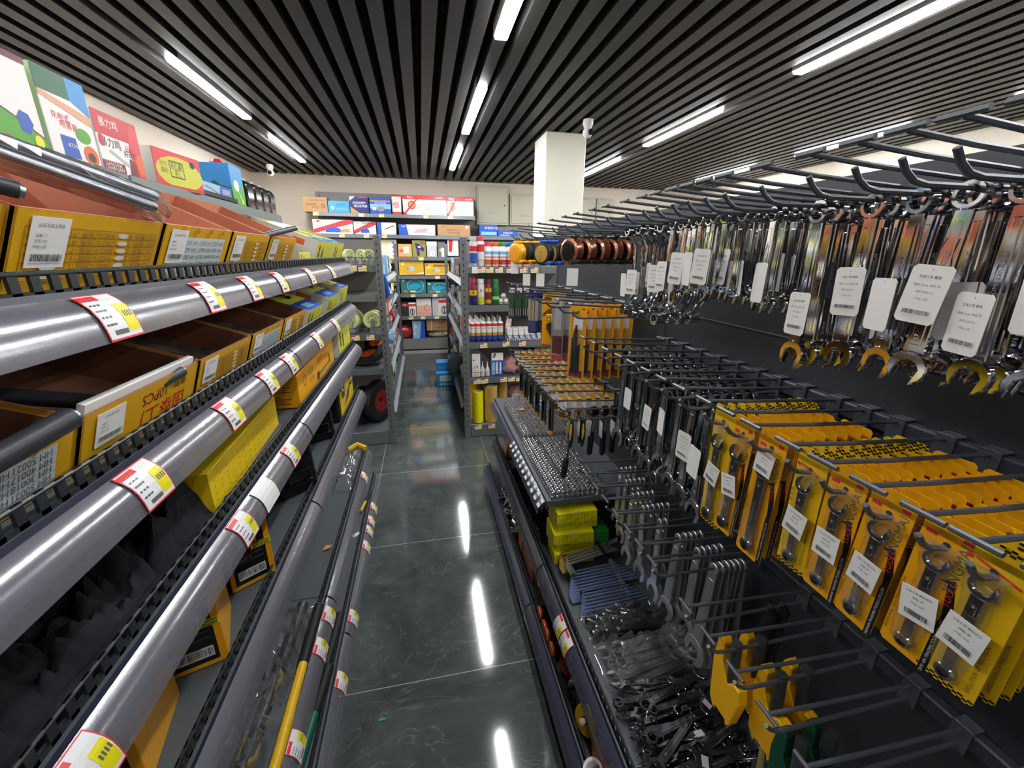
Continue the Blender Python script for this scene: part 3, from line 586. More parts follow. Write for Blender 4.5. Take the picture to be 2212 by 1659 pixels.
# ================================================================ RIGHT SHELVING: HOOKS AND HANGING GOODS
PL = Matrix(((0, 0, 1, 0), (1, 0, 0, 0), (0, 1, 0, 0), (0, 0, 0, 1)))      # (u, v, t) -> (t, u, v): a flat tool facing x
BARZ = dict(top=1.63, midn=1.255, lown=.825, midf=1.345, lowf=.965)
def wire_z(bar): return BARZ[bar]-.019
def make_hook():
    t = root('display_hook', 'x', 'hook')
    b = MB(); b.box((-.006, -.013, -.03), (-.0025, .013, .02), 'steel_hook', .001); b.box((-.006, -.013, .0165), (.02, .013, .0195), 'steel_hook', .001); kid(t, b.build('bracket', t))
    b = MB(); b.tube([(-.005, 0, .012), (-.2, 0, .022), (-.30, 0, .03)], .0034, 'steel_hook', 7); b.tube([(-.30, -.02, .031), (-.30, .02, .031)], .0034, 'steel_hook', 7); kid(t, b.build('upper_wire', t))
    b = MB(); b.tube([(-.005, 0, -.019), (-.255, 0, -.019), (-.272, 0, -.016), (-.285, 0, -.008), (-.295, 0, .004)], .0036, 'steel_hook', 7); kid(t, b.build('lower_wire', t)); return t
hook0 = make_hook(); hook_used = [0]
ROWN = dict(top='top', midn='middle', lown='low', midf='far middle', lowf='far low')
def hooks(bar, ys, where):
    for i, y in enumerate(sorted(ys)):
        lab = 'grey double-wire hook, %s from the near end of the %s' % (nth(i), where); p = (HX-.001, y, BARZ[bar])
        if not hook_used[0]: hook0.location = p; hook0['label'] = lab; hook0['group'] = 'double-wire display hooks'; hook_used[0] = 1
        else: dup(hook0, p, None, lab)
ROW1N = [.235, .285, .335, .382, .432, .492, .572, .65, .70, .75, .80, .86, .917, 1.0, 1.11, 1.20]
ROW1F = [1.335, 1.45, 1.60, 1.78, 1.97, 2.15, 2.33]
MIDN = [.17, .222, .265, .32, .377, .43, .50, .556, .613, .69, .755, .82, .89, .96, 1.04, 1.13, 1.21]
LOWN = [.22, .29, .36, .43, .50, .57, .70, .76, .82, .89, .96, 1.03, 1.11, 1.19]
MIDF = [1.34, 1.48, 1.65, 1.80, 1.95, 2.15, 2.3, 2.42]; LOWF = [1.34, 1.43, 1.55, 1.66, 1.77, 1.88, 1.99, 2.1, 2.21, 2.32, 2.42]
hooks('top', ROW1N, 'near top row'); hooks('top', ROW1F, 'far top row'); hooks('midn', MIDN, 'near middle row'); hooks('midf', MIDF, 'far middle row'); hooks('lown', LOWN, 'near low row'); hooks('lowf', LOWF, 'far low row')
# ---- wrenches
def ring(b, c, ro, ri, h, m, n=20, rx=0):
    b.lathe([(ri, -h), (ro-.0014, -h), (ro, -h+.0014), (ro, h-.0014), (ro-.0014, h), (ri, h)], m, n, Matrix.Translation(c) @ Euler((0, R(90)+rx, 0)).to_matrix().to_4x4(), True)
def jaw(cz, rad, gap, depth, rot):
    be = math.asin(gap/2/rad); pts = []
    for i in range(17):
        a = -math.pi/2+be+(2*math.pi-2*be)*i/16; pts.append((rad*math.cos(a), rad*math.sin(a)))
    pts += [(-gap/2, -rad+depth), (-gap*.25, -rad+depth+gap*.25), (gap*.25, -rad+depth+gap*.25), (gap/2, -rad+depth)]
    c, s = math.cos(rot), math.sin(rot); return [(x*c-y*s, cz+x*s+y*c) for x, y in pts]
def combo_mb(L, m, txt, k=1.):
    """combination wrench hanging by its ring; origin where the wire touches the ring"""
    b = MB(); ro, ri, rj = .068*L*k, .045*L*k, .092*L*k; h = .024*L; zc = -ri; zb = -L+ro-ri+rj
    ring(b, (0, 0, zc), ro, ri, h, m)
    w0, w1 = .036*L, .047*L; z0, z1 = zc-ro*.93, zb+rj*.9
    b.prism([(-w1, z1), (w1, z1), (w0, z0), (-w0, z0)], -h*.55, h*.55, m, .0012, PL)
    b.prism([(-w1*.55, z1+.01), (w1*.55, z1+.01), (w0*.5, z0-.012), (-w0*.5, z0-.012)], -h*.78, h*.78, m, .001, PL)
    b.prism(jaw(zb, rj, rj*1.05, rj*1.15, R(15)), -h*.8, h*.8, m, .0016, PL)
    b.decal((-h*.78, -w1*.5, z1), (h*.78, w1*.5, z0), '-x', [('t', .5, .12, .03*L, txt, 'paper', 90), ('t', .5, .55, .026*L, 'CHROME VANADIUM', 'grey', 90)])
    return b
def offset_mb(L, m):
    """double ring wrench with cranked ends"""
    b = MB(); ro, ri = .055*L, .036*L; h = .03*L; zc = -ri; ze = -L+2*ro; k = .09*L
    ring(b, (0, 0, zc), ro, ri, h, m, 16); ring(b, (0, 0, ze), ro*1.1, ri*1.15, h, m, 16)
    b.tube([(0, 0, zc-ro*.8), (k, 0, zc-ro-.11*L), (k, 0, (zc+ze)/2), (k, 0, ze+ro+.11*L), (0, 0, ze+ro*.85)], [.019*L, .021*L, .021*L, .021*L, .019*L], m, 8); return b
def flat_mb(L, m):
    """single open-ended flat wrench with a hole in its rounded end"""
    b = MB(); w0, w1 = .045*L, .06*L; r = w0*1.1; rj = .125*L; zc = -r*.42; zb = -L+rj
    ring(b, (0, 0, zc), r, r*.42, .011*L, m, 14)
    b.prism([(-w1, zb+rj*.85), (w1, zb+rj*.85), (w0, zc-r*.6), (-w0, zc-r*.6)], -.011*L, .011*L, m, .0012, PL)
    b.prism([(-w1*.6, zb+rj+.01), (w1*.6, zb+rj+.01), (w0*.55, zc-r-.015), (-w0*.55, zc-r-.015)], -.014*L, .014*L, m, .0008, PL)
    b.prism(jaw(zb, rj, rj*.95, rj*1.1, R(15)), -.013*L, .013*L, m, .0015, PL)
    b.decal((-.014*L, -w1*.5, zb+rj), (.014*L, w1*.5, zc-r), '-x', [('t', .5, .2, .035*L, '30-32', 'grey', 90)]); return b
def hang_tag(parent, x, z, y=0, rx=0, w=.042, h=.068, seed=0):
    b = MB(); b.prism([(-w/2+.004, -h), (w/2-.004, -h), (w/2, -h+.004), (w/2, -.004), (w/2-.004, 0), (-w/2+.004, 0), (-w/2, -.004), (-w/2, -h+.004)], -.0004, .0004, 'white', 0, PL)
    if seed % 3: b.decal((-.0004, -w/2, -h), (.0004, w/2, 0), '-x', [('t', .5, .8, .0036, '五金工具 套装', 'ink')]+[('t', .5, .66-.12*q, .003, ('规格: 21mm  单位: 把', '货号: 0250115', '产地: 山东')[q], 'midgrey') for q in range(3)]+barcode(.14, .14, .86, .24, seed))
    b.tube([(0, 0, -.006), (.002, .004, .012), (.004, .002, .03)], .0007, 'black', 5)
    return kid(parent, b.build('hang_tag', parent, (x, y, z), (rx, 0, rnd(-.25, .25))))
def meshes(fn, L, mats_, *a): return [fn(L, mm, *a).mesh('wrench') for mm in mats_]
COMBO = {}
def combo(L, m, txt, k=1.):
    key = (round(L, 3), m, txt, k)
    if key not in COMBO: COMBO[key] = combo_mb(L, m, txt, k).mesh('combination_wrench')
    return COMBO[key]
def hang(name, cat, me, bar, y, x0, dx, n, label, group, tags=(), rzj=.1, rxj=.05, L=.2, seed=1):
    """n like tools one behind the other on one hook, each an object of its own"""
    rr = random.Random(seed)
    for i in range(n):
        o = bpy.data.objects.new(name, me); COL.objects.link(o)
        o.location = (x0+dx*i+rr.uniform(-.002, .002), y+rr.uniform(-.001, .001), wire_z(bar)+.0036)
        o.rotation_euler = (rr.uniform(-rxj, rxj), rr.uniform(-.03, .03), rr.uniform(-rzj, rzj)); tag(o, label % nth(i), cat, group)
        if i in tags: hang_tag(o, -.012-rr.uniform(0, .006), -L*rr.uniform(.36, .5), rr.uniform(-.012, .012), rr.uniform(-.06, .06), seed=seed+i)
G1 = 'chrome wrenches on the top row of hooks'
spec = [(.235, .235, 5, .61, '14', (0,)), (.285, .235, 6, .61, '15', (0, 1)), (.335, .235, 7, .605, '16', (0,)), (.382, .24, 7, .605, '17', (0, 1)), (.432, .245, 7, .607, '18mm', (0,)), (.492, .25, 6, .612, '19', (0, 2)), (.572, .268, 6, .613, '21mm', (0,)),
        (.65, .185, 8, .60, '13', (0, 3)), (.70, .175, 8, .58, '12', (1,)), (.75, .17, 9, .56, '11', (0, 2)), (.80, .18, 9, .565, '10mm', (0, 3)), (.86, .19, 8, .575, '12', (0,)), (.917, .2, 7, .58, '14', (0, 2))]
for i, (y, L, n, x0, txt, tg) in enumerate(spec):
    hang('combination_wrench', 'wrench', combo(L, 'chrome', txt), 'top', y, x0, .0235 if L > .22 else .02, n, 'chrome combination wrench, %%s from the front, %s hook of the top row' % nth(i), G1, tg, L=L, seed=i+2)
OFF = offset_mb(.27, 'chrome').mesh('ring_wrench')
for i, (y, n, x0) in enumerate(((1.0, 6, .60), (1.11, 6, .60), (1.20, 5, .61))):
    hang('ring_wrench', 'wrench', OFF, 'top', y, x0, .026, n, 'cranked chrome ring wrench, %%s from the front, %s cranked-wrench hook' % nth(i), G1, (0, 2), L=.27, seed=i+40)
G2 = 'chrome wrenches on the middle row of hooks'; OFB = offset_mb(.33, 'dim_chrome').mesh('ring_wrench')
for i, y in enumerate([.69, .755, .82, .89, .96, 1.04, 1.13, 1.21]):
    L = .28+.012*i; offs = i in (3, 6)
    hang('ring_wrench' if offs else 'combination_wrench', 'wrench', OFB if offs else combo(L, 'dim_chrome', '%d' % (19+i), 1.05), 'midn', y, .57+.012*i, .028, 6, 'chrome %s wrench, %%s from the front, %s hook of the middle row' % ('cranked ring' if offs else 'combination', nth(i)), G2, (0,) if i in (0, 1, 3, 4, 6) else (), L=L*.7, seed=i+60)
G3 = 'flat open-ended wrenches on the low row of hooks'
for i, (y, L, n, x0) in enumerate([(.70, .315, 6, .665), (.76, .285, 5, .66), (.82, .28, 5, .645), (.89, .27, 2, .63), (.96, .262, 6, .615), (1.03, .255, 5, .62), (1.11, .25, 5, .635), (1.19, .245, 4, .66)]):
    hang('open_wrench', 'wrench', flat_mb(L, 'chrome_dull').mesh('open_wrench'), 'lown', y, x0, .0165 if L < .3 else .0155, n, 'flat open-ended wrench, %%s from the front on the %s hook of the low row' % nth(i), G3, L=L, seed=i+80, rzj=.04)
b = MB(); b.tube([(0, 0, .003), (.012, 0, -.02), (.004, 0, -.05), (0, 0, -.2)], [.006, .012, .012, .01], 'rubber', 8); LB = b.mesh('pry_bar')
hang('pry_bar', 'pry bar', LB, 'lown', .57, .70, .03, 2, 'black bent pry bar, %s from the front beside the flat wrenches on the low row', 'black pry bars on the low row', seed=7)
# ---- carded ratchet wrenches
def make_card(w, h, style, Lw):
    t = root('carded_wrench', 'x', 'carded wrench'); z0, z1 = -h+.03, .03; lo, hi = (-.0005, -w/2, z0), (.0005, w/2, z1)
    b = MB(); o = [(-w/2+.004, z0), (w/2-.004, z0), (w/2, z0+.004), (w/2, z1-.004), (w/2-.004, z1), (-w/2+.004, z1), (-w/2, z1-.004), (-w/2, z0+.004)]
    b.prism(o, -.0005, .0005, 'card_amber' if style == 'v' else 'box_yellow2', 0, PL)
    hole = ('o', .5, 1-.03/h, .07, .016, 'panel_dark')
    if style == 'v':
        it = [('p', [(.6, .62), (.76, .62), (.86, .42), (.84, 0), (1, 0), (1, .5), (.86, .66)], 'black'), (.84, .0, 1, .38, 'black'), (.08, .86, .3, .885, 'tagred'), (.72, .9, .9, .925, 'tagred'), ('t', .82, .73, .015, 'YINGMAI', 'midgrey', 90), ('t', .86, .56, .009, 'TOOLS', 'tagred', 90), ('t', .92, .19, .0048, 'TAIWAN YINGMAI TOOLS CO.,LTD', 'paper', 90), ('t', .06, .3, .0042, 'PROFESSIONAL TOOL MANUFACTURING', 'dbrown', 90), ('o', .16, .95, .07, .014, 'brown'), ('o', .16, .95, .05, .010, 'card_amber')]
    else:
        it = [(u/12, (v % 2)*0+.0+v*.014, (u+1)/12, .014+v*.014, 'black') for v in range(3) for u in range(12) if (u+v) % 2]+[(u/12, 1-.042+v*.014, (u+1)/12, 1-.028+v*.014, 'black') for v in range(3) for u in range(5, 12) if (u+v) % 2]
        it += [('p', [(.2, .86), (.9, .81), (.9, .825), (.2, .875)], 'tagred'), ('o', .1, .86, .06, .014, 'tagred'), ('t', .86, .25, .0052, 'EVOLUTION OF PRECISION', 'dbrown', 90), ('o', .14, .96, .07, .014, 'brown'), ('t', .12, .6, .012, '* * *', 'dbrown', 90)]
    b.decal(lo, hi, '-x', it+[hole]); kid(t, b.build('backing_card', t))
    m = combo_mb(Lw, 'dim_chrome', '19'); o2 = MB(); o2.v, o2.f, o2.m, o2.sm, o2.names = m.v, m.f, m.m, m.sm, m.names
    zo = z0+.013+.023*Lw; fl = T(-.007, 0, zo) @ Matrix.Diagonal((1, -1, -1, 1)); o2.v = [tuple(fl @ Vector(v)) for v in o2.v]
    ring(o2, (-.007, 0, zo+.045*Lw), .05*Lw, .026*Lw, .03*Lw, 'black', 16); kid(t, o2.build('ratchet_wrench', t))
    b = MB(); ww = w*.3; b.prism([(-ww*.75, z0+.02), (ww*.75, z0+.02), (ww, z0+.05), (ww*.75, z0+.09), (ww*.7, z1-.07), (ww, z1-.05), (ww, z1-.03), (-ww, z1-.03), (-ww, z1-.05), (-ww*.7, z1-.07), (-ww*.75, z0+.09), (-ww, z0+.05)], -.013, -.0007, 'clear_shell', .003, PL); kid(t, b.build('blister_shell', t))
    return t
mat('box_yellow2', '#e6b916', .35)
CARD = {}
for i, (y, w, h, st, n, xs) in enumerate([(.222, .052, .185, 'e', 9, .54), (.265, .05, .187, 'v', 9, .54), (.32, .052, .2, 'v', 9, .54), (.377, .05, .2, 'v', 9, .54), (.43, .048, .2, 'e', 9, .54), (.50, .054, .242, 'v', 8, .54), (.556, .046, .235, 'v', 8, .535), (.613, .052, .25, 'e', 9, .54)]):
    rr = random.Random(i); p = make_card(w, h, st, h*.73)
    for k in range(n):
        o = p if k == 0 else dup(p)
        o.location = (xs+.0225*k, y+rr.uniform(-.002, .002), wire_z('midn')+.004); o.rotation_euler = (rr.uniform(-.03, .03), 0, rr.uniform(-.04, .04))
        tag(o, 'yellow carded ratchet wrench, %s from the front on the %s card hook' % (nth(k), nth(i)), 'carded wrench', 'yellow carded ratchet wrenches')
    b = MB(); b.prism([(-.017, -.02), (.017, -.02), (.017, .02), (-.017, .02)], -.0005, .0, 'white', 0, PL); b.decal((-.0005, -.017, -.02), (0, .017, .02), '-x', [('t', .5, .85-.16*q, .003, ('五金工具 棘轮扳手', '规格: 把', '产地: 山东')[q], 'midgrey') for q in range(3)]+barcode(.15, .12, .85, .34, i))
    b.build('price_sticker', p, (-.0142, -.004, -h*(.42 if i != 5 else .1)), (rr.uniform(-.3, .3), 0, 0))
# ---- yellow holsters with dark tools, green ones nearer
def holster(mat_):
    t = root('tool_holster', 'x', 'tool holster'); b = MB()
    b.prism([(-.03, -.16), (-.022, -.172), (-.018, -.16), (.01, -.16), (.014, -.172), (.03, -.15), (.04, -.05), (.036, 0), (.028, .012), (.018, .0), (.014, -.045), (-.006, -.075), (-.022, -.06), (-.036, -.062), (-.042, -.09)], -.0105, .0105, mat_, .002, PL); kid(t, b.build('sheath', t))
    b = MB(); b.tube([(0, -.008, -.1), (0, -.004, -.03), (0, 0, .02)], [.009, .0105, .01], 'dgrey', 10); kid(t, b.build('handle', t)); return t
hy = holster('holster_yellow'); hg = holster('holster_green')
for k, (p, x, y, lab) in enumerate([(hy, .565, .505, 'front yellow plastic tool holster on the farther holster hook'), (hy, .62, .505, 'back yellow plastic tool holster on the farther holster hook'), (hy, .60, .435, 'front yellow plastic tool holster on the nearer holster hook'), (hy, .655, .435, 'back yellow plastic tool holster on the nearer holster hook'), (hg, .58, .36, 'front dark green tool holster at the bottom right'), (hg, .64, .36, 'back dark green tool holster at the bottom right'), (hg, .62, .29, 'nearest dark green tool holster at the bottom right')]):
    o = p if k in (0, 4) else dup(p); o.location = (x, y, wire_z('lown')-(.012 if k < 4 else .06)); o.rotation_euler = (0, 0, .1*(k % 2)); tag(o, lab, 'tool holster', 'plastic tool holsters on the low row')
# ---- tape measures
def tape(body, rim, face):
    t = root('tape_measure', 'x', 'tape measure'); b = MB(); D = Euler((0, R(90), 0)).to_matrix().to_4x4(); O = T(0, 0, -.062)
    n = 12; b.lathe([(.036, -.02), (.045, -.016), (.046, 0), (.045, .016), (.036, .02)], body, n, O @ D); kid(t, b.build('case', t))
    b = MB(); b.lathe([(.026, -.022), (.034, -.021), (.034, .021), (.026, .022)], face, 18, O @ D); kid(t, b.build('face_disc', t))
    b = MB(); b.box((-.018, -.05, -.104), (.018, -.005, -.09), rim, .004); kid(t, b.build('grip', t)); b = MB(); b.box((-.014, -.02, -.02), (.014, .02, -.008), rim, .004); kid(t, b.build('lock_button', t))
    b = MB(); b.tube([(0, .003, -.018), (0, .012, .0), (0, 0, .006), (0, -.012, 0), (0, -.003, -.018)], .0022, 'black', 6); kid(t, b.build('strap', t)); return t
tb_ = tape('bronze', 'black', 'black_gloss'); ty = tape('card_amber', 'card_amber', 'amber'); tk = tape('rubber', 'card_amber', 'black'); tu = tape('rubber', 'blue', 'gold2')
TM = [(tb_, .525+.05*i, 1.45, 1, 'shiny bronze tape measure, %s from the front on its hook' % nth(i)) for i in range(5)]
TM += [(ty, .485, 2.15, 1.12, 'yellow tape measure at the left end of the tapes'), (tk, .53, 2.15, 1.12, 'nearer black tape measure with yellow base'), (tk, .575, 2.15, 1.12, 'farther black tape measure with yellow base'), (tu, .575, 1.97, 1.15, 'black tape measure with blue grip, low front'), (tu, .62, 1.97, 1.15, 'black tape measure with blue grip, behind the front one'),
       (tk, .62, 2.33, 1.1, 'black and yellow tape measure at the far end of the top row'), (tk, .67, 2.33, 1.1, 'last black and yellow tape measure beside the dark panel')]
seen = set()
for p, x, y, sc, lab in TM:
    o = p if p.name not in seen else dup(p); seen.add(p.name); o.location = (x, y, wire_z('top')-.001); o.scale = (sc,)*3; o.rotation_euler = (0, 0, R(32 if p is not tb_ else 24)); tag(o, lab, 'tape measure', 'tape measures on the far top row')
for i, (x, y, z) in enumerate([(.47, 2.15, 1.50), (.53, 2.13, 1.44), (.55, 1.94, 1.45), (.52, 1.42, 1.49)]):
    b = MB(); b.prism([(-.02, -.06), (.02, -.06), (.02, 0), (-.02, 0)], -.0004, .0004, 'white', 0, PL); b.tube([(0, 0, 0), (0, .004, .06), (0, 0, .1)], .0008, 'black', 5)
    tag(b.build('hang_tag', None, (x, y, z), (0, 0, R(60))), 'white hanging price card under the tape measures, %s from the far end' % nth(i), 'price tag')
# ---- far middle row: carded sets
def pack(name, label, cat, x, y, bar, w, h, m, items, d=.012, rz=40, n=1, dx=.04, group=None, extra=None, shell=True):
    for k in range(n):
        t = root(name, (label % nth(k)) if '%' in label else label, cat, (x+dx*k, y, wire_z(bar)+.004), (0, 0, R(rz)), group)
        if k and n > 1: 
            for me, nm in P0: ob = bpy.data.objects.new(nm, me); COL.objects.link(ob); ob.parent = t
            continue
        P0 = []; b = MB(); lo, hi = (-.0006, -w/2, -h+.025), (.0006, w/2, .025); b.box(lo, hi, m); b.decal(lo, hi, '-x', items+[('o', .5, 1-.025/h, .06, .012, 'panel_dark')]); P0.append((b.build('backing_card', t).data, 'backing_card'))
        if extra: b = MB(); extra(b, w, h); P0.append((b.build('tool_set', t).data, 'tool_set'))
        if shell: b = MB(); b.box((-d-.008, -w*.44, -h+.035), (-.001, w*.44, -.015), 'clear_shell', .006); P0.append((b.build('blister_shell', t).data, 'blister_shell'))
def ex_driver(c1, c2):
    def f(b, w, h):
        for q in (-.28, 0, .28):
            b.tube([(-.009, q*w, -.04), (-.009, q*w, -.07), (-.009, q*w, -.10)], [.006, .0075, .006], c1, 8); b.tube([(-.009, q*w, -.1), (-.009, q*w, -h+.045)], .0028, c2, 6)
    return f
def ex_hex(b, w, h):
    for q in range(7):
        u = -w*.3+w*.08*q; b.tube([(-.006, u+.03, -.045-.006*q), (-.006, u, -.045-.006*q), (-.006, u, -h*.55-.08+.012*q)], .0024, 'dbrown', 6)
    b.prism([(-w*.45, -.10), (w*.2, -.125), (w*.28, -.1), (w*.2, -.075), (-w*.45, -.07)], -.014, -.003, 'yellow', .002, PL); b.decal((-.014, -w*.1, -.11), (-.003, w*.15, -.085), '-x', [(0, 0, 1, 1, 'ink'), (.15, .15, .85, .85, 'yellow')])
def ex_snip(b, w, h):
    b.tube([(-.01, 0, -.05), (-.01, .004, -.1), (-.01, -.008, -h+.05)], [.004, .009, .007], 'black', 8); b.tube([(-.01, .012, -.1), (-.01, .014, -h+.05)], [.006, .006], 'black', 8); b.cyl((-.014, .003, -.09), (-.004, .003, -.09), .007, 'chrome_dull', 10)
pack('screwdriver_set', 'clear pack of black screwdrivers, %s from the aisle on the farthest hook', 'screwdriver set', .515, 2.42, 'midf', .045, .19, 'dgrey', [(.1, .82, .9, .96, 'paper')], rz=55, n=3, dx=.044, group='screwdriver packs', extra=ex_driver('dgreen', 'silver'))
pack('key_set', 'small pack with yellow key tool beside the screwdriver packs', 'key set', .62, 2.3, 'midf', .05, .16, 'clear_grey', [], rz=50, extra=ex_driver('yellow', 'gold'), shell=False)
pack('driver_pack', 'purple-topped clear tool pack, %s from the aisle on its hook', 'driver pack', .575, 2.15, 'midf', .055, .23, 'navy', [(.0, .3, 1, .8, 'silver'), (.2, .3, .3, .8, 'gold2'), (.6, .3, .7, .8, 'dred')], rz=50, n=2, dx=.05, group='purple tool packs')
pack('hex_key_card', 'orange card of hex keys with yellow holder on far middle row', 'hex key card', .61, 1.95, 'midf', .085, .26, 'card_amber', [(.0, .0, 1, .03, 'tagred'), (.1, .9, .5, .93, 'dred'), ('p', [(.1, .3), (.9, .75), (.9, .3)], 'amber')], rz=52, extra=ex_hex, shell=False)
pack('hex_key_card', 'second orange hex key card close behind the first', 'hex key card', .66, 1.99, 'midf', .085, .26, 'card_amber', [(.0, .0, 1, .03, 'tagred')], rz=52, extra=ex_hex, shell=False)
pack('clear_pack', 'tall clear tool pack with maroon insert, %s from the aisle on its hook', 'tool pack', .60, 1.80, 'midf', .06, .3, 'clear_grey', [(.1, .12, .9, .4, 'maroon'), (.1, .02, .9, .1, 'tagred'), (.2, .5, .8, .95, 'silver')], rz=48, n=3, dx=.045, group='maroon clear packs')
pack('snip_card', 'clear card with black snips and white barcode label, %s on its hook', 'snip card', .635, 1.65, 'midf', .055, .28, 'clear_grey', [(.25, .75, .75, .95, 'paper')], rz=45, n=3, dx=.045, extra=ex_snip, group='black snip cards')
pack('carded_wrench', 'orange card with adjustable wrench, %s from the aisle on far middle row', 'carded wrench', .575, 1.48, 'midf', .075, .29, 'card_amber', [(.7, .94, .88, .96, 'red'), ('t', .25, .9, .012, '专业', 'red'), (.25, .68, .8, .84, 'paper'), (.1, .02, .9, .12, 'dred'), ('p', [(.3, .1), (.7, .1), (.7, .5), (.3, .4)], 'black')], rz=38, n=6, dx=.038, group='orange adjustable wrench cards', extra=ex_snip)
# ---- far low row: many small orange cards, dark slim packs in front
def small_card():
    t = root('small_card', 'x', 'carded bit'); b = MB(); lo, hi = (-.0006, -.02, -.062), (.0006, .02, .014); b.box(lo, hi, 'card_amber'); b.decal(lo, hi, '-x', [('p', [(.0, .35), (1, .35), (1, .75), (.0, .95)], 'paper'), (.1, .05, .9, .3, 'dbrown')]); kid(t, b.build('backing_card', t)); b = MB(); b.box((-.012, -.014, -.055), (-.001, .014, -.03), 'clear_shell', .003); kid(t, b.build('blister_shell', t)); return t
sc0 = small_card(); k = 0
for r_, y in enumerate(LOWF[2:]):
    for q in range(6):
        o = sc0 if k == 0 else dup(sc0); k += 1; o.location = (.555+.042*q, y, wire_z('lowf')+.003); o.rotation_euler = (0, 0, R(38)); o.scale = (1, 1.1, 1.35)
        tag(o, 'small orange card, %s from the aisle on the %s hook of the far low row' % (nth(q), nth(r_)), 'carded bit', 'small orange cards on the far low row')
b = MB(); b.box((-.006, -.012, -.15), (.006, .012, .01), 'dgrey', .003); b.box((-.008, -.006, -.12), (-.005, .006, -.03), 'chrome', .002); b.box((-.0065, -.012, -.15), (.0065, .012, -.13), 'gold2', .002); SP = b.mesh('slim_pack')
for r_, y in enumerate(LOWF[2:8]):
    o = bpy.data.objects.new('slim_pack', SP); COL.objects.link(o); o.location = (.505, y, wire_z('lowf')); o.rotation_euler = (0, 0, R(40)); tag(o, 'slim dark pack with silver strip, front of the %s far low hook' % nth(r_), 'tool pack', 'slim dark packs')
# ---- ratchets and pliers
b = MB(); D = Euler((0, R(90), 0)).to_matrix().to_4x4()
b.lathe([(.004, -.012), (.02, -.01), (.022, 0), (.02, .01), (.004, .012)], 'black_gloss', 16, T(0, 0, -.012) @ D); b.lathe([(.008, .01), (.008, .016)], 'chrome', 10, T(0, 0, -.012) @ Euler((0, R(-90), 0)).to_matrix().to_4x4())
b.tube([(0, 0, -.03), (0, 0, -.1)], [.006, .0055], 'dim_chrome', 10); b.tube([(0, 0, -.1), (0, 0, -.105), (0, 0, -.15), (0, 0, -.195), (0, 0, -.205)], [.008, .012, .0125, .012, .008], 'rubber', 12)
hang('ratchet_handle', 'ratchet', b.mesh('ratchet_handle'), 'lowf', 1.43, .645, .046, 3, 'black ball-headed ratchet handle, %s from the aisle', 'black ratchet handles', (0, 1, 2), L=.12, seed=5, rzj=.3)
b = MB(); b.prism([(-.012, 0), (-.004, .012), (.004, .012), (.012, 0), (.014, -.03), (-.014, -.03)], -.006, .006, 'chrome_dull', .002, PL)
for s_ in (-1, 1):
    b.tube([(0, s_*.006, -.03), (0, s_*.024, -.07), (0, s_*.022, -.11), (0, s_*.014, -.15)], [.006, .0075, .008, .006], 'rubber', 10); b.tube([(-.004, s_*.026, -.05), (-.004, s_*.030, -.08), (-.004, s_*.026, -.115)], [.003, .0055, .003], 'yellow', 8)
hang('pliers', 'pliers', b.mesh('pliers'), 'lowf', 1.43, .555, .042, 2, 'pliers with black and yellow handles, %s from the aisle', 'yellow-black pliers', (0, 1), L=.1, seed=9, rzj=.3)
b = MB(); b.tube([(0, 0, 0), (0, 0, -.08)], [.004, .0045], 'dim_chrome', 8); b.tube([(0, 0, -.08), (0, 0, -.09), (0, 0, -.16), (0, 0, -.17)], [.007, .012, .012, .008], 'rubber', 12)
o = b.build('screwdriver', None, (.515, 1.34, wire_z('lowf')-.08), (.1, .08, 0)); tag(o, 'black screwdriver hanging low in front of the sockets', 'screwdriver')
# ================================================================ RIGHT SHELVING: GOODS ON THE SHELVES
b = MB(); b.lathe([(.0, .001), (.0075, .0), (.0096, .002), (.0096, .012), (.0082, .0135), (.0082, .026), (.0088, .028), (.0088, .0295), (.0078, .03), (.006, .0295), (.006, .016), (.0, .016)], 'socket_chrome', 12); SOCK = b.mesh('socket')
b = MB(); b.lathe([(.0, .001), (.0085, .0), (.0106, .002), (.0106, .038), (.0096, .04), (.0072, .0395), (.0072, .02), (.0, .02)], 'socket_chrome', 12); SOCKL = b.mesh('socket')
zS = .637
def sock(me, x, y, lab, grp):
    o = bpy.data.objects.new('socket', me); COL.objects.link(o); o.location = (x, y, zS); o.rotation_euler = (0, 0, rnd(0, 6)); tag(o, lab, 'socket', grp)
ns = 0
for r_ in range(24):
    for c in range(11):
        sock(SOCK, .447+.0207*c+rnd(-.0008, .0008), 1.315+.0207*r_+rnd(-.0008, .0008), 'short chrome socket standing in the dense near block on the socket shelf', 'short chrome sockets in the near block'); ns += 1
for c in range(12):
    for r_ in range(3): sock(SOCKL, .455+.0226*c, 1.835+.0226*r_, 'tall chrome socket standing at the front of the far block on the shelf', 'tall chrome sockets in the far block')
b = MB()
for r_ in range(3, 21):
    for c in range(12): b.lathe([(.0106, 0), (.0106, .038), (.0096, .04), (.0072, .0395), (.0072, .02), (.001, .02)], 'socket_chrome', 10, T(.455+.0226*c, 1.835+.0226*r_, zS))
tag(b.build('sockets'), 'rest of the tall chrome sockets packed on the far part of the shelf', 'sockets', None, 'stuff')
b = MB(); b.box((-.018, -.012, 0), (.018, .012, .006), 'tan'); tag(b.build('cardboard_scrap', None, (.52, 2.15, zS+.04), (0, 0, .4)), 'small brown cardboard scrap lying on the far sockets', 'cardboard scrap')
b = MB(); b.lathe([(.028, 0), (.03, .035), (.024, .05)], 'clear_grey', 14); tag(b.build('plastic_cup', None, (.545, 2.40, zS)), 'small clear plastic cup behind the far sockets', 'cup')
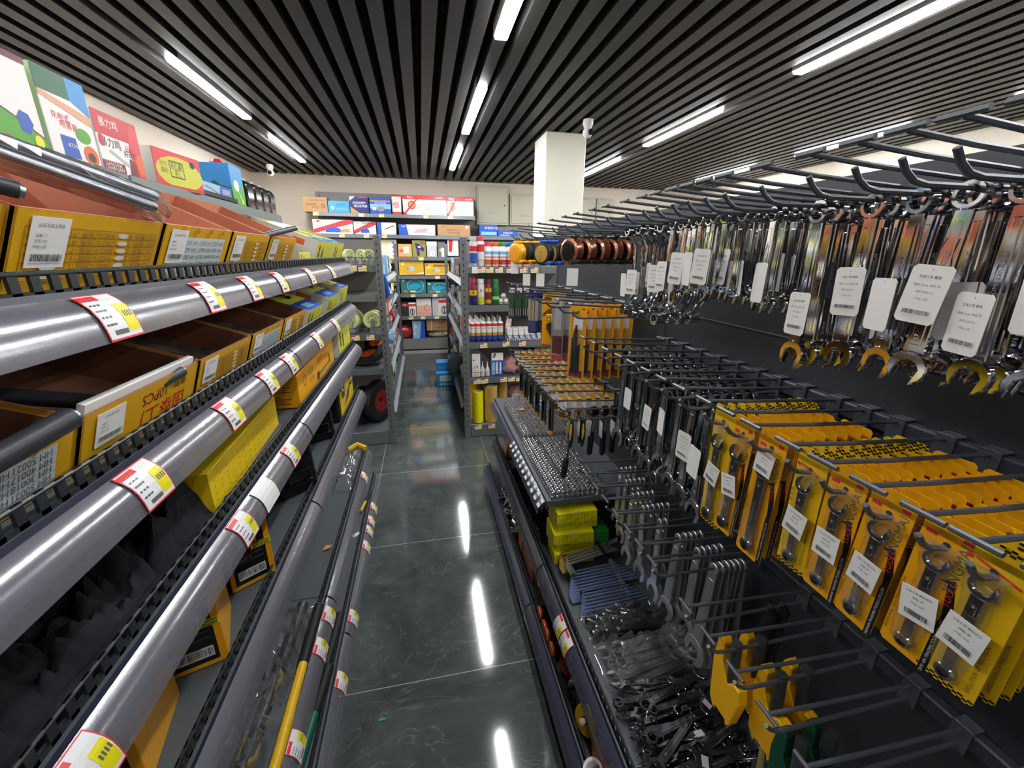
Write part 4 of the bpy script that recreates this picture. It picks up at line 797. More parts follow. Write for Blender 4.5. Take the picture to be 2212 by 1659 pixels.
for i in range(11):
    y = 1.32+.052*i; b = MB(); x0, z0 = tag_pt(.42, .635, -1, .02); x1, z1 = tag_pt(.42, .635, -1, .62)
    b.add([(x0-.0015, y-.013, z0), (x0-.0015, y+.013, z0), (x1-.0015, y+.013, z1), (x1-.0015, y-.013, z1)], [(0, 1, 2, 3)], 'white'); tag(b.build('size_label'), 'blank white size label on the socket shelf edge, %s from the near end' % nth(i), 'price tag', 'white size labels on the socket shelf')
for i, y in enumerate((.965, 1.03)): price_tag(y, .42, .345, -1, '%s red and yellow price card on the near right shelf edge' % ('nearer', 'farther')[i])
b = MB(); b.box((-.1, -.05, 0), (.1, .05, .022), 'white', .002); b.box((-.095, -.045, .02), (.095, .045, .024), 'dgrey'); tag(b.build('parts_tray', None, (.66, 1.38, .347), (0, 0, .3)), 'white-edged tray of dark parts behind the hanging wrenches', 'tray')
crumple('clear_bag', 'clear bag lying on the white tray behind the wrenches', 'bag', .58, .74, 1.33, 1.45, .372, .03, 'dusty_bag', (10, 12), 4)
# yellow boxes and hex keys
z2 = .347
for i in range(5):
    lo, hi = (0, 0, 0), (.165, .12, .0465); b = MB(); b.box(lo, hi, 'box_lemon', .001)
    b.decal(lo, hi, '-y', [('p', [(u, v), (u+.012, v), (u+.05, v+.2), (u+.038, v+.2)], 'olive') for u in [.03+.09*q for q in range(10)] for v in (.08, .4, .72)]+[('t', .1+.2*q, .3+.4*(q % 2), .007, 'NIXIN', 'olive', 20) for q in range(5)])
    b.decal(lo, hi, '-x', [('p', [(u, v), (u+.012, v), (u+.05, v+.2), (u+.038, v+.2)], 'olive') for u in [.03+.12*q for q in range(8)] for v in (.1, .5)]); b.decal(lo, hi, '-y', [('o', .5, .99, .05, .14, 'white')])
    tag(b.build('yellow_box', None, (.445+(.012, .02, .006, .03, .016)[i], 1.285+.012*(i % 2), z2+.047*i), (0, 0, R((-4, 2, -3, 4, 0)[i]))), '%s yellow patterned box from the bottom of the stack under the sockets' % nth(i), 'box', 'yellow box stack under the sockets')
pbox('green_box', 'green box under the socket shelf beside the yellow boxes', 'box', (0, 0, 0), (.06, .09, .12), 'green', {'-y': [(.2, .1, .8, .25, 'paper')]}, (.632, 1.30, z2))
def hexset(x, y, z, m, n, L, s, label, rz, rx=0):
    t = root('hex_key_set', label, 'hex key set', (x, y, z), (rx, 0, R(rz)), 'hex key sets')
    for i in range(n):
        r = .0052-.00035*i; k = .0125*i; b = MB()
        b.tube([(.004+k*.5, -.05-.0*k, .006), (.004+k*.5, -.02+k, .006), (.008+k*.5, -.012+k, .006), (.016+k*.5, -.008+k, .006), (L-k*.7, -.008+k, .006)], r, m, 6); b.build('hex_key', t)
    b = MB(); b.box((L*.72, -.016, .0), (L*.78, .012*n, .015), 'black' if s else 'clear_bag', .002); b.build('holder', t); return t
hexset(.455, 1.245, z2+.035, 'gold', 5, .27, 1, 'gold and silver hex key set leaning on the yellow boxes', 8, .15)
hexset(.47, 1.215, z2+.055, 'chrome_dull', 4, .24, 1, 'silver hex key set on top of the gold one', 12, .2)
hexset(.455, 1.13, z2+.012, 'blued', 7, .29, 0, 'blue-tinted hex key set, farther of the two on the near shelf', 4, .25)
hexset(.465, 1.04, z2+.008, 'blued', 7, .27, 0, 'blue-tinted hex key set, nearer of the two on the near shelf', 3, .2)
# black impact sockets in a clear bag
for i in range(16):
    b = MB(); b.lathe([(.004, 0), (.013, .0), (.014, .002), (.014, .034), (.012, .036), (.009, .036), (.009, .02), (.001, .02)], 'black_gloss', 12, T(0, 0, .014, 0, R(90), R(rnd(-15, 15))))
    tag(b.build('impact_socket', None, (.475+.042*(i % 8)+rnd(-.004, .004), .945+.05*(i//8)+rnd(-.006, .006), z2+.001)), 'black impact socket lying in the two rows on the near right shelf', 'socket', 'black impact sockets')
crumple('clear_bag', 'clear bag over the black impact sockets on the near right shelf', 'bag', .45, .80, .915, 1.03, z2+.006, .07, 'clear_bag', (30, 14), 6)
for i in range(3):
    b = MB(); b.tube([(0, 0, .012), (.1, .004, .014), (.2, 0, .012), (.27, 0, .012)], [.012, .013, .009, .008], 'black_gloss', 10)
    tag(b.build('black_tool', None, (.52+.03*i, .875+.025*i, z2+.004*i), (0, 0, R(6+4*i))), '%s black tool handle beyond the clear-bagged wrenches' % nth(i), 'tool', 'black tool handles')
# heap of wrenches
rr = random.Random(5); WL = {}
def heap(i, x, y, z, L, m, rz, lab, rx=0, grp='wrenches heaped on the near right shelf'):
    me = combo(L, m, '%d' % (8+i % 12)); o = bpy.data.objects.new('combination_wrench', me); COL.objects.link(o)
    f = rr.random() < .5
    o.matrix_world = Matrix.Translation((x, y, z)) @ Euler((0, 0, R(rz))).to_matrix().to_4x4() @ Euler((rx, R(-90 if f else 90), 0)).to_matrix().to_4x4() @ Matrix.Translation((0, 0, L*.5-.05*L))
    tag(o, lab, 'wrench', grp)
for i in range(13):
    heap(i, .62+rr.uniform(-.03, .03), .78+.01*i, z2+.012+.008*(i % 3), .26, 'chrome_dull', 8+rr.uniform(-5, 5), 'chrome wrench inside the big clear bag on the near right shelf', 0, 'wrenches in the clear bag')
crumple('clear_bag', 'big clear plastic bag around wrenches on the near right shelf', 'bag', .46, .79, .77, .91, z2+.01, .075, 'dusty_bag', (44, 24), 11, freq=17)
for i in range(104):
    lay = i//26; m = 'chrome' if rr.random() < .6 else 'dim_chrome'
    heap(i, .61+rr.uniform(-.07, .07), .10+.0255*(i % 26)+rr.uniform(-.01, .01), z2+.008+.014*lay+rr.uniform(0, .006), rr.choice((.18, .2, .22, .25, .28)), m, 8+rr.uniform(-15, 15), 'loose wrench lying in the heap on the near right shelf', rr.uniform(-.15, .15))
heap(70, .70, .50, z2+.075, .16, 'gold', 40, 'yellow open-jawed wrench near the holsters on the heap')
for i in range(9):
    b = MB(); b.box((-.011, -.008, 0), (.011, .008, .0008), 'white'); tag(b.build('paper_tag', None, (.5+rr.uniform(0, .26), (.2+.055*i), z2+.075+rr.uniform(0, .006)), (rr.uniform(-.3, .3), rr.uniform(-.3, .3), rr.uniform(0, 3))), 'white paper tag among the heaped wrenches, %s from the near end' % nth(i), 'price tag', 'paper tags among the wrenches')
# base shelf and under the sockets
z3 = .157
def fitting(x, y, z, label, s=1., rz=0.):
    t = root('chrome_valve', label, 'valve', (x, y, z), (0, 0, rz), 'chrome valves on the bottom right shelf'); b = MB(); b.tube([(-.04*s, 0, .02*s), (.04*s, 0, .02*s)], .016*s, 'chrome', 12); b.tube([(0, 0, .02*s), (0, 0, .055*s)], .012*s, 'chrome', 10); b.build('body', t)
    b = MB(); b.lathe([(.018*s, 0), (.022*s, .004*s), (.022*s, .012*s), (.014*s, .016*s)], 'chrome', 12, T(0, 0, .055*s)); b.build('knob', t)
for i in range(14):
    fitting(.415+.045*(i % 2)+rnd(-.008, .008), 1.72+.055*(i//2)+rnd(-.01, .01), z3+.004+.0*(i % 3), 'chrome valve on the bottom right shelf, %s from the near end' % nth(i), rnd(.9, 1.2), rnd(0, 3))
for i, (y, h) in enumerate(((1.40, .09), (1.49, .1), (1.585, .075))):
    t = root('open_cardboard_box', '%s small brown cardboard box from the near end on the bottom right shelf' % nth(i), 'box', (.40, y, z3), (0, 0, R(rnd(-4, 4))), 'brown cardboard boxes low right')
    b = MB(); w_ = .003
    for lo, hi in (((0, 0, 0), (.16, .085, w_)), ((0, 0, 0), (w_, .085, h)), ((.16-w_, 0, 0), (.16, .085, h)), ((0, 0, 0), (.16, w_, h)), ((0, .085-w_, 0), (.16, .085, h))): b.box(lo, hi, 'card_inner')
    b.build('carton_body', t); b = MB(); b.tube([(.03, .04, .03), (.12, .045, h-.01)], .014, 'dgrey', 10); b.build('contents', t)
t = root('black_bag', 'black bag with yellow dots on the bottom right shelf', 'bag', (.455, 1.33, z3)); b = MB(); b.sphere((0, 0, .055), .055, 'black_gloss', 14, (.9, .9, 1), 9)
for a, e in ((3.3, .2), (3.9, .4), (3.6, -.3), (4.4, .1)):
    p = Vector((math.cos(a)*math.cos(e)*.9, math.sin(a)*math.cos(e)*.9, math.sin(e)))*.0555; b.cyl(p+Vector((0, 0, .055)), p*1.02+Vector((0, 0, .055)), .011, 'gold2', 10)
b.build('bag_body', t)
for i, y in enumerate((1.06, 1.12, 1.155, 1.22)):
    t = root('black_tube', 'black tube with orange end, %s from the near end on the bottom right shelf' % nth(i), 'tube', (.385, y, z3+.026), (0, 0, R(rnd(-4, 4))), 'black tubes with orange ends'); b = MB(); b.tube([(0, 0, 0), (.3, 0, 0)], .024, 'black_gloss', 14); b.build('tube_body', t)
    b = MB(); b.lathe([(.016, 0), (.0245, 0), (.025, .005), (.0245, .01)], 'orange', 16, T(-.006, 0, 0, 0, R(90), 0)); b.build('end_ring', t)
pbox('red_box', 'dark red box behind the orange-ended tubes', 'box', (0, 0, 0), (.12, .035, .09), 'dred', {}, (.41, 1.085, z3+.05), (0, .2, .05))
def lump(name, label, cat, c, r, m, sc=(1, 1, 1), seed=1, group=None, amp=.28):
    from mathutils import noise as nz
    b = MB(); n, k = 20, 12; vs = []; fs = []
    for i in range(k+1):
        for j in range(n):
            d = Vector((math.sin(math.pi*i/k)*math.cos(2*math.pi*j/n), math.sin(math.pi*i/k)*math.sin(2*math.pi*j/n), -math.cos(math.pi*i/k))); q = 1+amp*nz.noise(d*2.3+Vector((seed, 0, 0)))+amp*.6*nz.noise(d*5+Vector((0, seed, 0)))
            vs.append((d.x*r*sc[0]*q, d.y*r*sc[1]*q, max(-r*sc[2]*.8, d.z*r*sc[2]*q)))
    for i in range(k):
        for j in range(n): j2 = (j+1) % n; fs.append((i*n+j, i*n+j2, (i+1)*n+j2, (i+1)*n+j))
    b.add(vs, fs, m, True); return tag(b.build(name, None, (c[0], c[1], c[2]+r*sc[2]*.8+.001)), label, cat, group)
lump('clear_bag', 'clear bag with dark red goods on the bottom right shelf', 'bag', (.44, .985, z3), .05, 'dred', (.9, 1, .7), 3); lump('black_bag', 'lumpy black plastic bag on the bottom right shelf', 'bag', (.45, .87, z3), .075, 'black_gloss', (.8, 1.1, .75), 4)
b = MB(); b.lathe([(.012, 0), (.04, 0), (.042, .003), (.042, .01), (.04, .013), (.012, .013)], 'yellow', 20, None, True); b.lathe([(.0, .013), (.008, .013), (.01, .03), (.004, .034)], 'cream', 10)
tag(b.build('toy_disc', None, (.415, .80, z3+.05), (R(20), R(-70), 0)), 'yellow plastic wheel on the bottom right shelf', 'wheel')
lump('bagged_glove', 'orange goods in clear bag beyond the yellow wheel', 'bagged goods', (.44, .73, z3), .045, 'skin', (.8, 1.3, .7), 6); lump('bagged_glove', 'orange goods in clear bag nearest the camera', 'bagged goods', (.42, .63, z3), .05, 'orange', (.8, 1.2, .8), 8)
lump('bagged_glove', 'brown goods in clear bag between the orange ones', 'bagged goods', (.47, .68, z3), .045, 'brown', (.9, 1.2, .9), 9)
b = MB(); b.lathe([(.02, 0), (.027, .05), (.028, .052), (.02, .05), (.016, .004), (.001, .004)], 'white', 16); tag(b.build('white_cup', None, (.40, .685, z3+.02), (.3, -.5, 0)), 'small white cup beside the orange bagged goods', 'cup')
lump('bagged_glove', 'amber goods in clear bag at the picture bottom', 'bagged goods', (.405, .575, z3), .036, 'card_amber', (.9, 1.2, 1), 12)
# under the socket shelf (far bay, second shelf)
pbox('small_carton', 'brown carton stack base under the far socket shelf', 'carton', (0, 0, 0), (.12, .1, .05), 'card_inner', {}, (.44, 2.2, z2)); pbox('small_carton', 'upper brown carton under the far socket shelf', 'carton', (0, 0, 0), (.11, .09, .04), 'card_inner', {}, (.445, 2.205, z2+.051))
for i in range(9):
    b = MB(); b.tube([(0, 0, .014), (.02, 0, .014), (.1, 0, .012), (.2, 0, .012)], [.012, .015, .013, .007], 'black_gloss', 10); b.cyl((-.004, 0, .014), (0, 0, .014), .010, 'chrome', 10)
    tag(b.build('black_tool', None, (.44+rnd(-.01, .01), 1.42+.075*i, z2+.001), (0, 0, R(rnd(-15, 25)))), 'black tool handle with chrome end under the socket shelf, %s' % nth(i)+' from the near end', 'tool', 'black handles under the socket shelf')
# ================================================================ THE FAR SHELVES: END CAPS
YC = 3.33                                    # front of both end caps
def ec_tags(xs, z, label, side, y=YC, w=.062, h=.042, grp='price cards on the far shelves'):
    for i, x in enumerate(xs):
        b = MB(); lo, hi = (-w/2, -.001, -h/2), (w/2, 0, h/2); b.box(lo, hi, 'pink'); b.decal(lo, hi, '-y', [(.03, .04, .97, .96, 'paper'), (.03, .7, .5, .96, 'tagred'), (.58, .06, .96, .66, 'tagyellow'), (.08, .3, .5, .4, 'midgrey')])
        tag(b.build('price_tag', None, (x, y-.012, z)), label % nth(i), 'price tag', grp)
def endcap(name, label, x0, x1, tiers, ybk, sgn, base):
    t = root('shelving_bay', label, 'shelving')
    b = MB(); b.box((x0, ybk, .1), (x1, ybk+.03, 1.64), 'panel_mid'); b.build('back_panel', t)
    px = -.315 if sgn < 0 else .315
    for yy in (YC-.02, ):
        b = MB(); b.box((px-.02, yy-.03, 0), (px+.03, yy+.03, 1.66), 'steel_post', .004)
        for k in range(32): b.box((px-.004, yy-.0312, .1+.048*k), (px+.004, yy-.0305, .118+.048*k), 'black')
        b.build('upright', t)
    for z, d in tiers:
        b = MB(); b.box((x0, YC, z-.028), (x1, ybk, z), 'shelf_grey', .002); b.box((x0, YC-.004, z-.05), (x1, YC, z), 'shelf_lip', .001); sh = b.build('shelf', t)
        if d:
            b = MB(); b.tube([(x0, YC-.002, z+.05), (x1, YC-.002, z+.05)], .002, 'fence_black', 6)
            n = int((x1-x0)/.045)
            for i in range(n+1): x = x0+(x1-x0)*i/n; b.tube([(x, YC-.002, z), (x, YC-.002, z+.05)], .0015, 'fence_black', 5)
            b.build('front_fence', sh)
    b = MB(); b.box((x0, YC-.03, base-.025), (x1, ybk, base), 'shelf_grey', .002); b.box((x0, YC-.034, .004), (x1, YC-.03, base), 'shelf_lip', .001); b.build('base_shelf', t); return t
mat('olive2', '#8f8a3c', .4); mat('gold3', '#d9ad22', .35); mat('toolgreen2', '#14a070', .4); mat('panel_mid', '#7c7976', .5, 0, .5, .1, 100); mat('steel_post', '#6b6c6e', .42, .2); mat('shelf_lip', '#83888c', .28, .5)
endcap('e', 'grey end-cap shelving with wheels at the far left of the aisle', -1.30, -.34, [(1.45, 1), (1.23, 0), (.93, 1), (.65, 1)], 3.75, -1, .115)
endcap('e', 'grey end-cap shelving with spray cans at the far right of the aisle', .35, 1.25, [(1.44, 1), (1.137, 0), (.835, 1), (.528, 1)], 3.75, 1, .115)
ec_tags([-.50, -.43, -.545], 1.425, '%s red and yellow price card on the top shelf edge of the left end cap', 0); ec_tags([-.42, -.53], .905, '%s price card on the wheel shelf edge of the left end cap', 0)
ec_tags([.46, .525, .60, .69, .80, .89], 1.415, '%s price card from the left on the spray can shelf of the right end cap', 0); ec_tags([.47], .81, '%s price card under the caulk tubes on the right end cap', 0)
ec_tags([.66, .80], .815, '%s striped price card on the tube shelf of the right end cap', 0); ec_tags([.41, .475], .50, '%s price card under the glue on the right end cap', 0); ec_tags([.64, .71, .78, .85], .505, '%s price card of the pink row on the right end cap', 0); ec_tags([.41, .53], .09, '%s price card on the tape shelf of the right end cap', 0, YC-.026)
b = MB(); b.box((.385, YC-.006, 1.39), (.435, YC-.005, 1.438), 'white'); tag(b.build('price_tag'), 'blank white card at the left end of the spray can shelf', 'price tag')
def can(x, y, z, h, r, body, cap, label, caps='b', bands=(), txt=None, grp=None):
    t = root('spray_can', label, 'spray can', (x, y, z), (0, 0, 0), grp)
    ch = h*.16; b = MB(); b.lathe([(r*.93, 0), (r, .004), (r, h-ch-r*.55), (r*.72, h-ch)], body, 20)
    for v0, v1, m in bands:
        b.lathe([(r+.0004, h*v0), (r+.0004, h*v1)], m, 20)
    if txt: 
        vs, fs = text_mesh(txt[0]); s_ = txt[2]; b.add([((r+.0012)*math.sin(vx*s_/r), -(r+.0012)*math.cos(vx*s_/r), h*txt[3]+vy*s_) for vx, vy, _ in vs], fs, txt[1])
    kid(t, b.build('can_body', t)); b = MB(); b.lathe([(r*.86, h-ch), (r*.86, h-.004), (r*.78, h)] if caps == 'b' else [(r*.95, h-ch), (r*.95, h-.004), (r*.85, h)], cap, 18); kid(t, b.build('cap', t)); return t
zt = 1.442
can(.372+.035, 3.40, zt, .225, .032, 'offwhite', 'silver', 'tall white spray can with red and blue panels, left end of top row', 'b', [(.5, .68, 'tagred'), (.1, .45, 'blue')])
can(.45+.015, 3.40, zt, .23, .030, 'white', 'tagred', 'tall white spray can with big red cap beside the left one', 'b', [(.48, .72, 'tagred')])
for i, (x, c, n) in enumerate(((.525, 'tagred', 'red'), (.585, 'orange', 'orange'), (.645, 'green', 'green'), (.71, 'blue', 'blue'), (.775, 'blue', 'second blue'), (.84, 'tagred', 'last red'))):
    p = can(x, 3.40, zt, .185, .028, 'white', c, 'white spray can with %s cap on the top shelf of the right end cap' % n, 'b', [(.34, .42, 'pink'), (.08, .28, 'orange' if i < 2 else 'tagred'), (.5, .62, 'lblue')])
    for k in range(2): dup(p, (x, 3.465+.062*k, zt), None, 'white spray can with %s cap, %s behind the front one' % (n, nth(k)))
zt = 1.139
can(.40, 3.40, zt, .21, .030, 'navy', 'tagred', 'blue and red spray can with yellow B badge on the second shelf', 'b', [(.62, .76, 'red'), (.36, .56, 'yellow')], ('B', 'ink', .034, .46))
can(.463, 3.40, zt, .205, .028, 'offwhite', 'white', 'white spray can with blue letter B on the second shelf', 'c', [(.05, .3, 'ylime')], ('B', 'navy', .034, .55))
can(.525, 3.40, zt, .205, .026, 'dred', 'maroon', 'maroon spray can with gold bands on the second shelf', 'c', [(.5, .64, 'yellow'), (.05, .2, 'gold2')], ('B', 'ink', .026, .57))
can(.585, 3.40, zt, .205, .028, 'dgreen', 'green', 'green spray can with yellow stripe on the second shelf', 'c', [(.2, .32, 'lgreen')])
for i, (x, z) in enumerate(((.63, 0), (.675, 0), (.72, 0), (.655, .042), (.765, 0))):
    b = MB(); b.lathe([(.001, 0), (.02, .002), (.023, .012), (.021, .03), (.012, .042), (.001, .044)], 'offwhite', 12); b.lathe([(.0234, .01), (.0234, .018)], ('green', 'tagred', 'yellow')[i % 3], 12); tag(b.build('small_jar', None, (x, 3.42, zt+z+.001), (0, 0, i)), 'small round white jar beside the green spray can, %s' % nth(i), 'jar', 'small round jars')
zt = .837; b = MB(); r = .0225; b.lathe([(r*.9, 0), (r, .004), (r, .155), (r*.5, .165)], 'white', 14)
for v0, v1, m in ((.128, .15, 'tagred'), (.0, .05, 'navy'), (.05, .075, 'gold2'), (.02, .04, 'blue')): b.lathe([(r+.0003*(1 if m != 'blue' else 2), v0), (r+.0003*(1 if m != 'blue' else 2), v1)], m, 14)
vs, fs = text_mesh('免钉胶'); b.add([((r+.001)*math.sin(vx*.011/r), -(r+.001)*math.cos(vx*.011/r), .112+vy*.011) for vx, vy, _ in vs], fs, 'ink'); b.lathe([(.006, .165), (.0055, .19), (.003, .2)], 'offwhite', 10); CK = b.mesh('caulk_tube')
for i in range(6):
    for k in range(4):
        o = bpy.data.objects.new('caulk_tube', CK); COL.objects.link(o); o.location = (.383+.0475*i, 3.37+.055*k, zt); tag(o, 'white and blue caulk tube, %s from the left in the %s row' % (nth(i), nth(k)), 'caulk tube', 'caulk tubes on the right end cap')
b = MB(); lo, hi = (0, 0, 0), (.043, .045, .105); b.box(lo, hi, 'white', .001); b.decal(lo, hi, '-y', [('p', [(0, .6), (.25, .35), (.5, 0), (.3, 0), (0, .3)], 'blue'), ('p', [(.45, .3), (1, 0), (.7, 0)], 'tagred'), ('t', .5, .82, .008, '强力胶', 'midgrey')]); GB = b.mesh('glue_box')
for i in range(6):
    for k in range(2):
        o = bpy.data.objects.new('glue_box', GB); COL.objects.link(o); o.location = (.675+.05*i, 3.35+.05*k, zt); tag(o, 'small white glue box with blue and red swoosh, %s from the left, %s row' % (nth(i), nth(k)), 'glue box', 'white glue boxes')
b = MB(); b.box((0, 0, 0), (.055, .004, .2), 'white'); b.decal((0, 0, 0), (.055, .004, .2), '-y', [('p', [(0, 1), (.3, 1), (0, .6)], 'tagred'), ('p', [(1, .9), (1, .3), (.7, .5)], 'tagred'), ('t', .6, .75, .03, 'C', 'tagred'), ('t', .5, .55, .011, '强力胶', 'ink')])
tag(b.build('display_card', None, (.672, 3.41, zt)), 'tall white and red display card behind the glue boxes', 'display card')
zt = .53
pbox('glue_card', 'white hanging card with two small glue tubes, left end', 'glue card', (0, 0, 0), (.07, .012, .2), 'white', {'-y': [('t', .12, .35, .012, 'AB胶', 'ink', 90), (.1, .7, .3, .76, 'tagred'), ('p', [(.25, .05), (.45, .05), (.42, .42), (.35, .55), (.28, .42)], 'offwhite'), ('p', [(.28, .4), (.42, .4), (.35, .55)], 'tagred'), ('p', [(.55, .05), (.75, .05), (.72, .42), (.65, .55), (.58, .42)], 'offwhite'), ('p', [(.58, .4), (.72, .4), (.65, .55)], 'navy')]}, (.345+.03, 3.36, zt), faces={})
for i in range(2):
    b = MB(); b.lathe([(.001, 0), (.018, .001), (.019, .05), (.014, .07), (.006, .09), (.002, .13)], 'offwhite', 12); tag(b.build('glue_bottle', None, (.465+.042*i, 3.37, zt+.001)), '%s clear pointed glue bottle on the fourth shelf of the right end cap' % ('left', 'right')[i], 'bottle', 'pointed glue bottles')
pbox('glue_card', 'white and blue card with two white glue tubes', 'glue card', (0, 0, 0), (.1, .02, .2), 'white', {'-y': [(0, 0, 1, .68, 'blue'), (.04, .05, .3, .6, 'lblue'), ('p', [(.1, .8), (.4, .95), (.3, .8)], 'orange'), ('p', [(.08, .78), (.4, .98), (.2, .98)], 'navy'), ('p', [(.36, .08), (.56, .08), (.52, .6), (.4, .6)], 'white'), (.4, .6, .52, .66, 'tagred'), ('p', [(.66, .08), (.86, .08), (.82, .6), (.7, .6)], 'white')]}, (.545, 3.37, zt))
lump('red_bag', 'clear bag of red-brown goods on the right end cap', 'bag', (.72, 3.44, zt), .085, 'pink_bag', (.95, .8, .95), 5)
pbox('purple_pack', 'upper dark purple pack on the right end cap', 'pack', (0, 0, 0), (.15, .1, .1), 'navy', {'-y': [('t', .55, .5, .03, 'LIAN', 'lblue'), (.1, .2, .8, .26, 'purple')]}, (.815, 3.40, zt+.116), bev=.02); pbox('purple_pack', 'lower dark purple pack with red emblem on the right end cap', 'pack', (0, 0, 0), (.16, .1, .11), 'navy', {'-y': [('o', .6, .65, .1, .14, 'tagred'), ('t', .3, .68, .03, 'WX', 'lblue'), ('t', .86, .68, .03, 'RD', 'lblue'), ('t', .5, .28, .022, '管道', 'white')]}, (.805, 3.38, zt), bev=.02)
# adhesive tape
def tapes(x, y, z, r, n, h, m, label, film_=False):
    t = root('tape_stack', label, 'tape rolls', (x, y, z), group='tape rolls on the base of the right end cap')
    for i in range(n):
        b = MB(); b.lathe([(r*.62, .0005), (r, .0005), (r, h-.0005), (r*.62, h-.0005)], m, 22, None, True); b.lathe([(r*.55, .0005), (r*.62, .0003), (r*.62, h-.0003), (r*.55, h-.0005)], 'offwhite', 22, None, True); b.build('tape_roll', t, (0, 0, h*i))
    if film_:
        b = MB(); b.lathe([(r+.003, 0), (r+.004, h*n*.5), (r+.003, h*n), (r*.6, h*n+.012), (.004, h*n+.03)], 'clear_bag', 18); b.build('clear_wrap', t)
zt = .117
tapes(.423, 3.36, zt, .045, 6, .047, 'box_lemon', 'front left stack of yellow tape rolls'); tapes(.40, 3.46, zt, .045, 7, .047, 'yellow', 'stack of yellow tape rolls behind the front left one'); tapes(.535, 3.37, zt, .058, 6, .055, 'yellow', 'wide wrapped stack of amber tape rolls', True)
tapes(.50, 3.50, zt, .05, 8, .048, 'yellow', 'amber tape stack behind the wide wrapped one', True); tapes(.65, 3.45, zt+.1, .05, 5, .048, 'yellow', 'short wrapped stack of yellow tape near the sockets', True)
lump('pink_roll', 'pink bagged roll at the back of the tape shelf', 'roll', (.80, 3.48, zt+.16), .1, 'pink_bag', (1, .8, .75), 7, None, .08)
# left end cap goods
def wheel(x, y, z, rz, label, s=1.):
    t = root('caster_wheel', label, 'caster wheel', (x, y, z), (0, 0, rz), 'green-white caster wheels'); D = Euler((R(90), 0, 0)).to_matrix().to_4x4(); O = T(0, 0, .085*s)
    b = MB(); b.lathe([(.034*s, -.012), (.055*s, -.016), (.06*s, -.01), (.06*s, .01), (.055*s, .016), (.034*s, .012)], 'wheel', 24, O @ D, True); b.lathe([(.012*s, -.014), (.02*s, -.013), (.02*s, .013), (.012*s, .014)], 'wheel', 14, O @ D, True)
    for k in range(6):
        a = k*math.pi/3; b.box((.016*s, -.009, -.006*s), (.042*s, .009, .006*s), 'wheel', 0, O @ Matrix.Rotation(a, 4, 'Y'))
    kid(t, b.build('wheel', t)); b = MB()
    for y_ in (-.026, .022): b.prism([(-.018*s, .0), (.018*s, .0), (.013*s, .085*s), (0, .1*s), (-.013*s, .085*s)], y_, y_+.004, 'zinc', .001, Matrix(((1, 0, 0, 0), (0, 0, 1, 0), (0, 1, 0, 0), (0, 0, 0, 1))))
    b.cyl((0, -.034, .085*s), (0, .034, .085*s), .008*s, 'chrome', 10); b.box((-.03*s, -.03, .0), (.03*s, .03, .005), 'zinc'); kid(t, b.build('fork', t)); return t
wA = wheel(-.405, 3.40, .932, .15, 'pale green caster wheel in front on the right of the wheel shelf', 1.15); dup(wA, (-.40, 3.50, .932), None, 'pale green caster wheel behind the right front one'); dup(wA, (-.56, 3.42, .932), (0, 0, -.5), 'pale green caster wheel in front on the left of the wheel shelf'); dup(wA, (-.55, 3.54, .932), (0, 0, -.3), 'pale green caster wheel behind the left front one')
w2 = wheel(-.53, 3.40, 1.452, .6, 'small green and white caster on the top shelf, left', .75); dup(w2, (-.44, 3.42, 1.452), (0, 0, -.4), 'small green and white caster on the top shelf, middle'); dup(w2, (-.385, 3.40, 1.452), (0, 0, .2), 'small green and white caster on the top shelf, right')
def rubber_wheel(x, y, z, rot, r, wd, hub, label):
    t = root('rubber_wheel', label, 'wheel', (x, y, z), rot, 'black rubber wheels'); b = MB(); q = [(r*.55, -wd*.4), (r*.8, -wd*.5), (r*.97, -wd*.4), (r, 0), (r*.97, wd*.4), (r*.8, wd*.5), (r*.55, wd*.4)]; b.lathe(q, 'rubber', 24, None, True); kid(t, b.build('tyre', t))
    b = MB(); b.lathe([(r*.1, -wd*.25), (r*.3, -wd*.42), (r*.55, -wd*.36), (r*.55, wd*.36), (r*.3, wd*.42), (r*.1, wd*.25)], hub, 20, None, True); kid(t, b.build('hub', t)); return t
rubber_wheel(-.47, 3.50, .722, (R(10), R(-14), 0), .13, .06, 'orange', 'upper black tyre with orange hub lying on the left end cap'); rubber_wheel(-.42, 3.66, .79, (R(40), R(-10), 0), .1, .05, 'orange', 'second black tyre with orange hub leaning behind the upper one')
rubber_wheel(-.43, 3.55, .305, (R(90), 0, R(60)), .185, .09, 'dred', 'big black tyre with red hub standing on the base of the left end cap'); rubber_wheel(-.56, 3.52, .285, (R(90), 0, R(64)), .165, .08, 'dred', 'second black tyre with red hub behind the big one')
# ---- sides of the far runs, along the aisle
for sx, lab in ((-1, 'far left'), (1, 'far right')):
    t = root('shelving_bay', 'grey shelving run along the %s side of the aisle' % lab, 'shelving'); x0 = sx*.75; x1 = sx*.80
    b = MB(); b.box((min(x0, x1), 3.80, .1), (max(x0, x1), 6.10, 1.64), 'panel_mid'); b.build('back_panel', t)
    for z in (.12, .42, .72, 1.02, 1.30):
        b = MB(); xe = sx*(.37 if z > .2 else .34); b.box((min(xe, x0), 3.80, z-.028), (max(xe, x0), 6.10, z), 'shelf_grey'); b.box((min(xe, xe-sx*.004), 3.80, z-.05), (max(xe, xe-sx*.004), 6.10, z), 'shelf_lip'); sh = b.build('shelf', t)
        rl = MB(); rl.add([(xe-sx*.001, 3.8, z+.002), (xe-sx*.001, 6.1, z+.002), (xe-sx*.03, 6.1, z-.045), (xe-sx*.03, 3.8, z-.045)], [(0, 1, 2, 3)], 'silver'); rl.build('price_rail', sh)
    b = MB(); b.box((sx*.34-.02, 6.06, 0), (sx*.34+.02, 6.10, 1.66), 'steel_post', .003); b.build('upright', t)
rs = random.Random(11)
